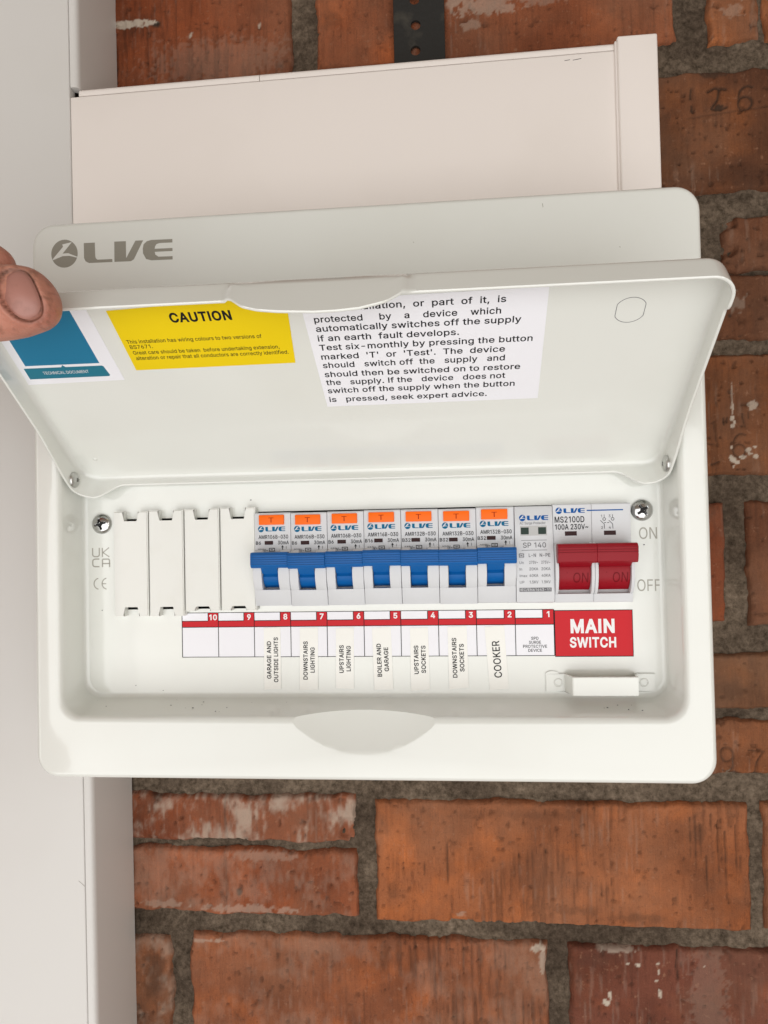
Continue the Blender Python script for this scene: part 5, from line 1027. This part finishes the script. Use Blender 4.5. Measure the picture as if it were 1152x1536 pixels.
# hand-cut paper strips, one below each breaker
strips = [([(103.3, 35.5), (111.6, 35.8), (111.8, 66.0), (103.5, 65.5)], [("GARAGE AND", 18.2, 49.9), ("OUTSIDE LIGHTS", 21.8, 50.0)]),
          ([(120.9, 35.2), (129.9, 35.5), (130.4, 65.6), (121.4, 65.3)], [("DOWNSTAIRS", 18.5, 49.6), ("LIGHTING", 12.2, 49.8)]),
          ([(138.7, 36.1), (147.5, 35.8), (148.0, 65.4), (139.2, 65.2)], [("UPSTAIRS", 13.4, 50.2), ("LIGHTING", 12.2, 50.4)]),
          ([(157.5, 35.5), (166.6, 35.5), (166.0, 65.6), (156.8, 65.0)], [("BOILER AND", 15.8, 49.6), ("GARAGE", 11.5, 50.0)]),
          ([(175.2, 34.8), (184.2, 35.5), (183.9, 65.1), (175.2, 64.9)], [("UPSTAIRS", 13.6, 49.7), ("SOCKETS", 13.1, 49.9)]),
          ([(193.5, 35.5), (202.7, 36.4), (202.4, 65.6), (193.2, 65.4)], [("DOWNSTAIRS", 18.9, 50.6), ("SOCKETS", 13.2, 50.6)]),
          ([(212.7, 35.1), (221.6, 35.8), (220.1, 65.8), (210.9, 65.2)], [("COOKER", 17.4, 49.9)])]
for poly, tx in strips:
    full = " ".join(t[0] for t in tx)
    o = thing("circuit_label", "paper strip with vertical black text reading %s" % full, "paper label", "paper circuit labels under the breakers")
    n = 7; bm = bmesh.new(); A = []
    (ax_, az), (bx, bz), (cx, cz), (dx, dz_) = poly
    lift = random.uniform(.15, .6)
    for k in range(n + 1):
        t = k / n; d = PD + .30 + .35 * t * (1 - t) * lift + lift * (1 - t) ** 3 * .5
        A.append((bm.verts.new(V(ax_ + (dx - ax_) * t, az + (dz_ - az) * t, d)), bm.verts.new(V(bx + (cx - bx) * t, bz + (cz - bz) * t, d))))
    Bk = [(bm.verts.new(p_[0].co + Vector((0, .1 * S, 0))), bm.verts.new(p_[1].co + Vector((0, .1 * S, 0)))) for p_ in A]
    for p_, q_, r_, t_ in zip(A, A[1:], Bk, Bk[1:]):
        bm.faces.new((p_[0], p_[1], q_[1], q_[0])); bm.faces.new((r_[0], t_[0], t_[1], r_[1]))
        bm.faces.new((p_[0], q_[0], t_[0], r_[0])); bm.faces.new((p_[1], r_[1], t_[1], q_[1]))
    bm.faces.new((A[0][0], Bk[0][0], Bk[0][1], A[0][1])); bm.faces.new((A[-1][0], A[-1][1], Bk[-1][1], Bk[-1][0]))
    bm_obj("backing", bm, TAPE, o, 0)
    rot = math.pi / 2 + math.atan2(ax_ - dx, dz_ - az)
    mx_ = (ax_ + bx + cx + dx) / 4
    pr = Print()
    if len(tx) == 2:
        for j, (s, w, zc) in enumerate(tx): pr.text(s, mx_ - .65 + 3.45 * j, zc, 2.0, w, 'C', rot=rot, bold=.016)
    else: pr.text(tx[0][0], mx_ + 1.7, tx[0][2], 3.4, tx[0][1], 'C', rot=rot, bold=.008)
    def PL(x, z, d, az=az, dz_=dz_, lift=lift):
        t = min(1, max(0, (z - az) / (dz_ - az))); return V(x, z, PD + .30 + .35 * t * (1 - t) * lift + lift * (1 - t) ** 3 * .5 + d)
    pr.build("lettering", INK, o, PL, .13)

# ================================================================== THE HAND
def skin_material():
    m = mat("skin", (.34, .13, .075), .48, spec=.4); nt = m.node_tree; b = nt.nodes["Principled BSDF"]; L = nt.links.new
    b.inputs['Subsurface Weight'].default_value = .12; b.inputs['Subsurface Radius'].default_value = (.004, .0015, .0008)
    tc = N(m, 'ShaderNodeTexCoord')
    def noise(s, d):
        n = N(m, 'ShaderNodeTexNoise'); n.inputs['Scale'].default_value = s; n.inputs['Detail'].default_value = d; L(tc.outputs['Object'], n.inputs[0]); return n.outputs[0]
    r = N(m, 'ShaderNodeValToRGB'); e = r.color_ramp.elements
    e[0].position = .33; e[0].color = (.42, .155, .108, 1); e[1].position = .68; e[1].color = (.54, .25, .175, 1)
    L(noise(90, 5), r.inputs[0])
    r2 = N(m, 'ShaderNodeMapRange'); r2.inputs[1].default_value = .56; r2.inputs[2].default_value = .72; r2.inputs[4].default_value = .5; L(noise(230, 6), r2.inputs[0])
    mx = N(m, 'ShaderNodeMixRGB'); mx.inputs[2].default_value = (.13, .065, .035, 1); L(r.outputs[0], mx.inputs[1]); L(r2.outputs[0], mx.inputs[0])
    ga = N(m, 'ShaderNodeAttribute', attribute_name='grime')
    mg = N(m, 'ShaderNodeMixRGB'); mg.inputs[2].default_value = (.07, .028, .016, 1); L(mx.outputs[0], mg.inputs[1]); L(ga.outputs['Fac'], mg.inputs[0])
    L(mg.outputs[0], b.inputs['Base Color'])
    bp = N(m, 'ShaderNodeBump'); bp.inputs['Strength'].default_value = .6; bp.inputs['Distance'].default_value = .0006
    L(noise(900, 6), bp.inputs['Height']); L(bp.outputs[0], b.inputs['Normal'])
    return m
SKIN = skin_material()
NAIL = grime(mat("dirty_nail", (.38, .175, .14), .35), (.38, .175, .14), (.20, .09, .06), 220, .5, .15, 900, .0002)

def limb(bm, pts):
    """closed swept tube: (x, z, d, radius[, flatten]) joints"""
    P_ = [Vector((p[0], p[1], p[2])) for p in pts]; R_ = [p[3] for p in pts]
    out = []; n = 20; prev = None
    for i, c in enumerate(P_):
        t = (P_[min(i + 1, len(P_) - 1)] - P_[max(i - 1, 0)]).normalized()
        a = Vector((0, 0, 1)) - t * t.z
        if a.length < .1: a = Vector((0, 1, 0)) - t * t.y
        a.normalize(); b = t.cross(a)
        out.append([bm.verts.new(V(*(c + a * (R_[i] * math.cos(2 * math.pi * k / n)) + b * (R_[i] * math.sin(2 * math.pi * k / n))))) for k in range(n)])
    for A, B in zip(out, out[1:]): bridge(bm, A, B)
    bm.faces.new(out[0][::-1]); bm.faces.new(out[-1])
def ball(bm, x, z, d, rx, rz, rd):
    g = bmesh.ops.create_uvsphere(bm, u_segments=28, v_segments=18, radius=1)
    for v in g['verts']: v.co = V(x + v.co.x * rx, z + v.co.z * rz, d - v.co.y * rd)
hand = thing("person", "bare hand with grimy thumbnail gripping the left corner of the open lid", "hand")
bm = bmesh.new()
AXD = 199.0
# thumb: blunt rounded end, tip on the right
tipx, tz = 61.6, 192.6
prof = [(0.4, 2.4), (1.0, 4.4), (2.2, 6.4), (3.8, 8.1), (6, 9.8), (9, 11.2), (13, 12.3), (18, 13.0), (24, 13.4), (32, 13.6), (40, 13.9), (48, 14.8), (58, 15.5), (70, 17), (84, 19)]
rings = []
for s_, r in prof:
    cx = tipx - s_; cz = tz + min(s_, 8) * .30 + max(0, s_ - 34) * .12; cd = AXD - .3 + max(0, s_ - 30) * .25
    fl = .80 if s_ < 26 else .80 + min(.2, (s_ - 26) * .01)
    rings.append([bm.verts.new(V(cx, cz + r * math.cos(2 * math.pi * k / 32), cd + fl * r * math.sin(2 * math.pi * k / 32))) for k in range(32)])
for A, B in zip(rings, rings[1:]): bridge(bm, A, B)
bm.faces.new(rings[0][::-1]); bm.faces.new(rings[-1])
# palm, wrist and the four fingers that pass behind the lid's left edge
ball(bm, -40, 196, 204, 34, 40, 20); ball(bm, -55, 170, 208, 32, 40, 21); ball(bm, 7.5, 210.5, 193, 34, 13.5, 13)
limb(bm, [(-60, 165, 210, 28), (-82, 120, 225, 26), (-100, 70, 245, 27), (-125, -20, 285, 33), (-140, -90, 315, 38)])
def LPm(x, l, q): return (CXW + x, LZ + LU[0] * l + LN[0] * q, LD + LU[1] * l + LN[1] * q)
for l, x1_, r in ((77, -114, 8.2), (66, -122, 7.8)):
    a_, b_, c_ = LPm(-172, l, -11), LPm(-148, l, -11), LPm(x1_, l, -9.5)
    limb(bm, [(-50, 200 - (82 - l) * .6, 188, 11), (-26, a_[1], a_[2] + 4, 10), (*a_, 9.5), (*b_, r + .6), (*c_, r), (c_[0] + 9, c_[1], c_[2], r - 2.5)])
for z_, d_ in ((176, 190), (160, 193)):
    limb(bm, [(-62, z_, d_, 11), (-38, z_ + 2, 168, 10), (-26, z_ + 2, 176, 9), (-30, z_, 192, 8)])
hb = bm_obj("hand_body", bm, SKIN, hand, 0)
md = hb.modifiers.new("r", 'REMESH'); md.mode = 'VOXEL'; md.voxel_size = .0008
md = hb.modifiers.new("s", 'SMOOTH'); md.iterations = 12; md.factor = .5
bpy.context.view_layer.update()
me = bpy.data.meshes.new_from_object(hb.evaluated_get(bpy.context.evaluated_depsgraph_get()))
hb.modifiers.clear(); hb.data = me
# the knuckles, palm and wrist blend softly into one another
vg = hb.vertex_groups.new(name="soft")
xs_ = np.zeros(len(me.vertices) * 3, np.float32); me.vertices.foreach_get("co", xs_); xs_ = xs_.reshape(-1, 3)[:, 0] / S
vg.add([int(i) for i in np.nonzero(xs_ < 12)[0]], 1.0, 'REPLACE'); vg.add([int(i) for i in np.nonzero((xs_ >= 12) & (xs_ < 26))[0]], .35, 'REPLACE')
md = hb.modifiers.new("s", 'SMOOTH'); md.iterations = 90; md.factor = .6; md.vertex_group = "soft"
bpy.context.view_layer.update()
me = bpy.data.meshes.new_from_object(hb.evaluated_get(bpy.context.evaluated_depsgraph_get()))
hb.modifiers.clear(); hb.vertex_groups.clear(); hb.data = me
# nail bed: a shallow socket with a raised fold of skin round it
NCX, NCZ, NRA, NRB, NROT = 51.6, 195.2, 5.4, 8.6, math.radians(24)
def nailf(x, z):
    dx, dz_ = x - NCX, z - NCZ; c, s_ = math.cos(NROT), math.sin(NROT)
    a, b = dx * c + dz_ * s_, -dx * s_ + dz_ * c
    return (abs(a / NRA) ** 2.5 + abs(b / NRB) ** 2.5) ** (1 / 2.5), a, b
n = len(me.vertices); co = np.zeros(n * 3, np.float32); me.vertices.foreach_get("co", co); co = co.reshape(-1, 3)
x, d, z = co[:, 0] / S, -co[:, 1] / S, co[:, 2] / S
dx, dz_ = x - NCX, z - NCZ; c, s_ = math.cos(NROT), math.sin(NROT); A_ = dx * c + dz_ * s_; B_ = -dx * s_ + dz_ * c
e = (np.abs(A_ / NRA) ** 2.5 + np.abs(B_ / NRB) ** 2.5) ** (1 / 2.5)
front = (d > AXD - 2) & (x > 25)
d = d + np.where(front, -1.5 * sstep(1.12, .98, e) + 1.1 * np.exp(-((e - 1.28) / .17) ** 2) * np.where(A_ < 1.5, 1.0, .55), 0)
# creases behind the nail and dints of the skin
d = d + np.where(front, (fbm(x / 5, z / 5, 7, 3) - .5) * .5 + (fbm(x / 1.3, z / 2.5, 8, 2) - .5) * .25, 0)
co[:, 1] = -d * S
me.vertices.foreach_set("co", co.ravel()); me.update()
gr = np.where(front, .6 * np.exp(-((e - 1.06) / .08) ** 2) + .3 * sstep(.66, .8, fbm(x / 2.0, z / 2.0, 12, 3)), 0)
at = me.attributes.new("grime", 'FLOAT', 'POINT'); at.data.foreach_set("value", np.clip(gr, 0, 1).astype(np.float32))
me.polygons.foreach_set("use_smooth", [True] * len(me.polygons))
# nail plate
bm = bmesh.new(); R0 = []
NR, NA = 12, 40
def nd(a, b): return AXD + 8.6 - (b / 8.6) ** 2 * 2.4 - max(0, a) ** 2 * .07 - (a < 0) * a * a * .02
for i in range(1, NR + 1):
    row = []
    for k in range(NA):
        t = 2 * math.pi * k / NA; ct, st_ = math.cos(t), math.sin(t)
        rr = (i / NR) / ((abs(ct) ** 2.5 + abs(st_) ** 2.5) ** (1 / 2.5))
        a, b = ct * rr * NRA, st_ * rr * NRB
        row.append(bm.verts.new(V(NCX + a * c - b * s_, NCZ + a * s_ + b * c, nd(a, b) - (.5 if i == NR else 0))))
    R0.append(row)
ctr = bm.verts.new(V(NCX, NCZ, nd(0, 0)))
for k in range(NA): bm.faces.new((ctr, R0[0][k], R0[0][(k + 1) % NA]))
for A, B in zip(R0, R0[1:]): bridge(bm, A, B)
nl = bm_obj("thumbnail", bm, NAIL, hand, 0)
nl.data.polygons.foreach_set("use_smooth", [True] * len(nl.data.polygons))
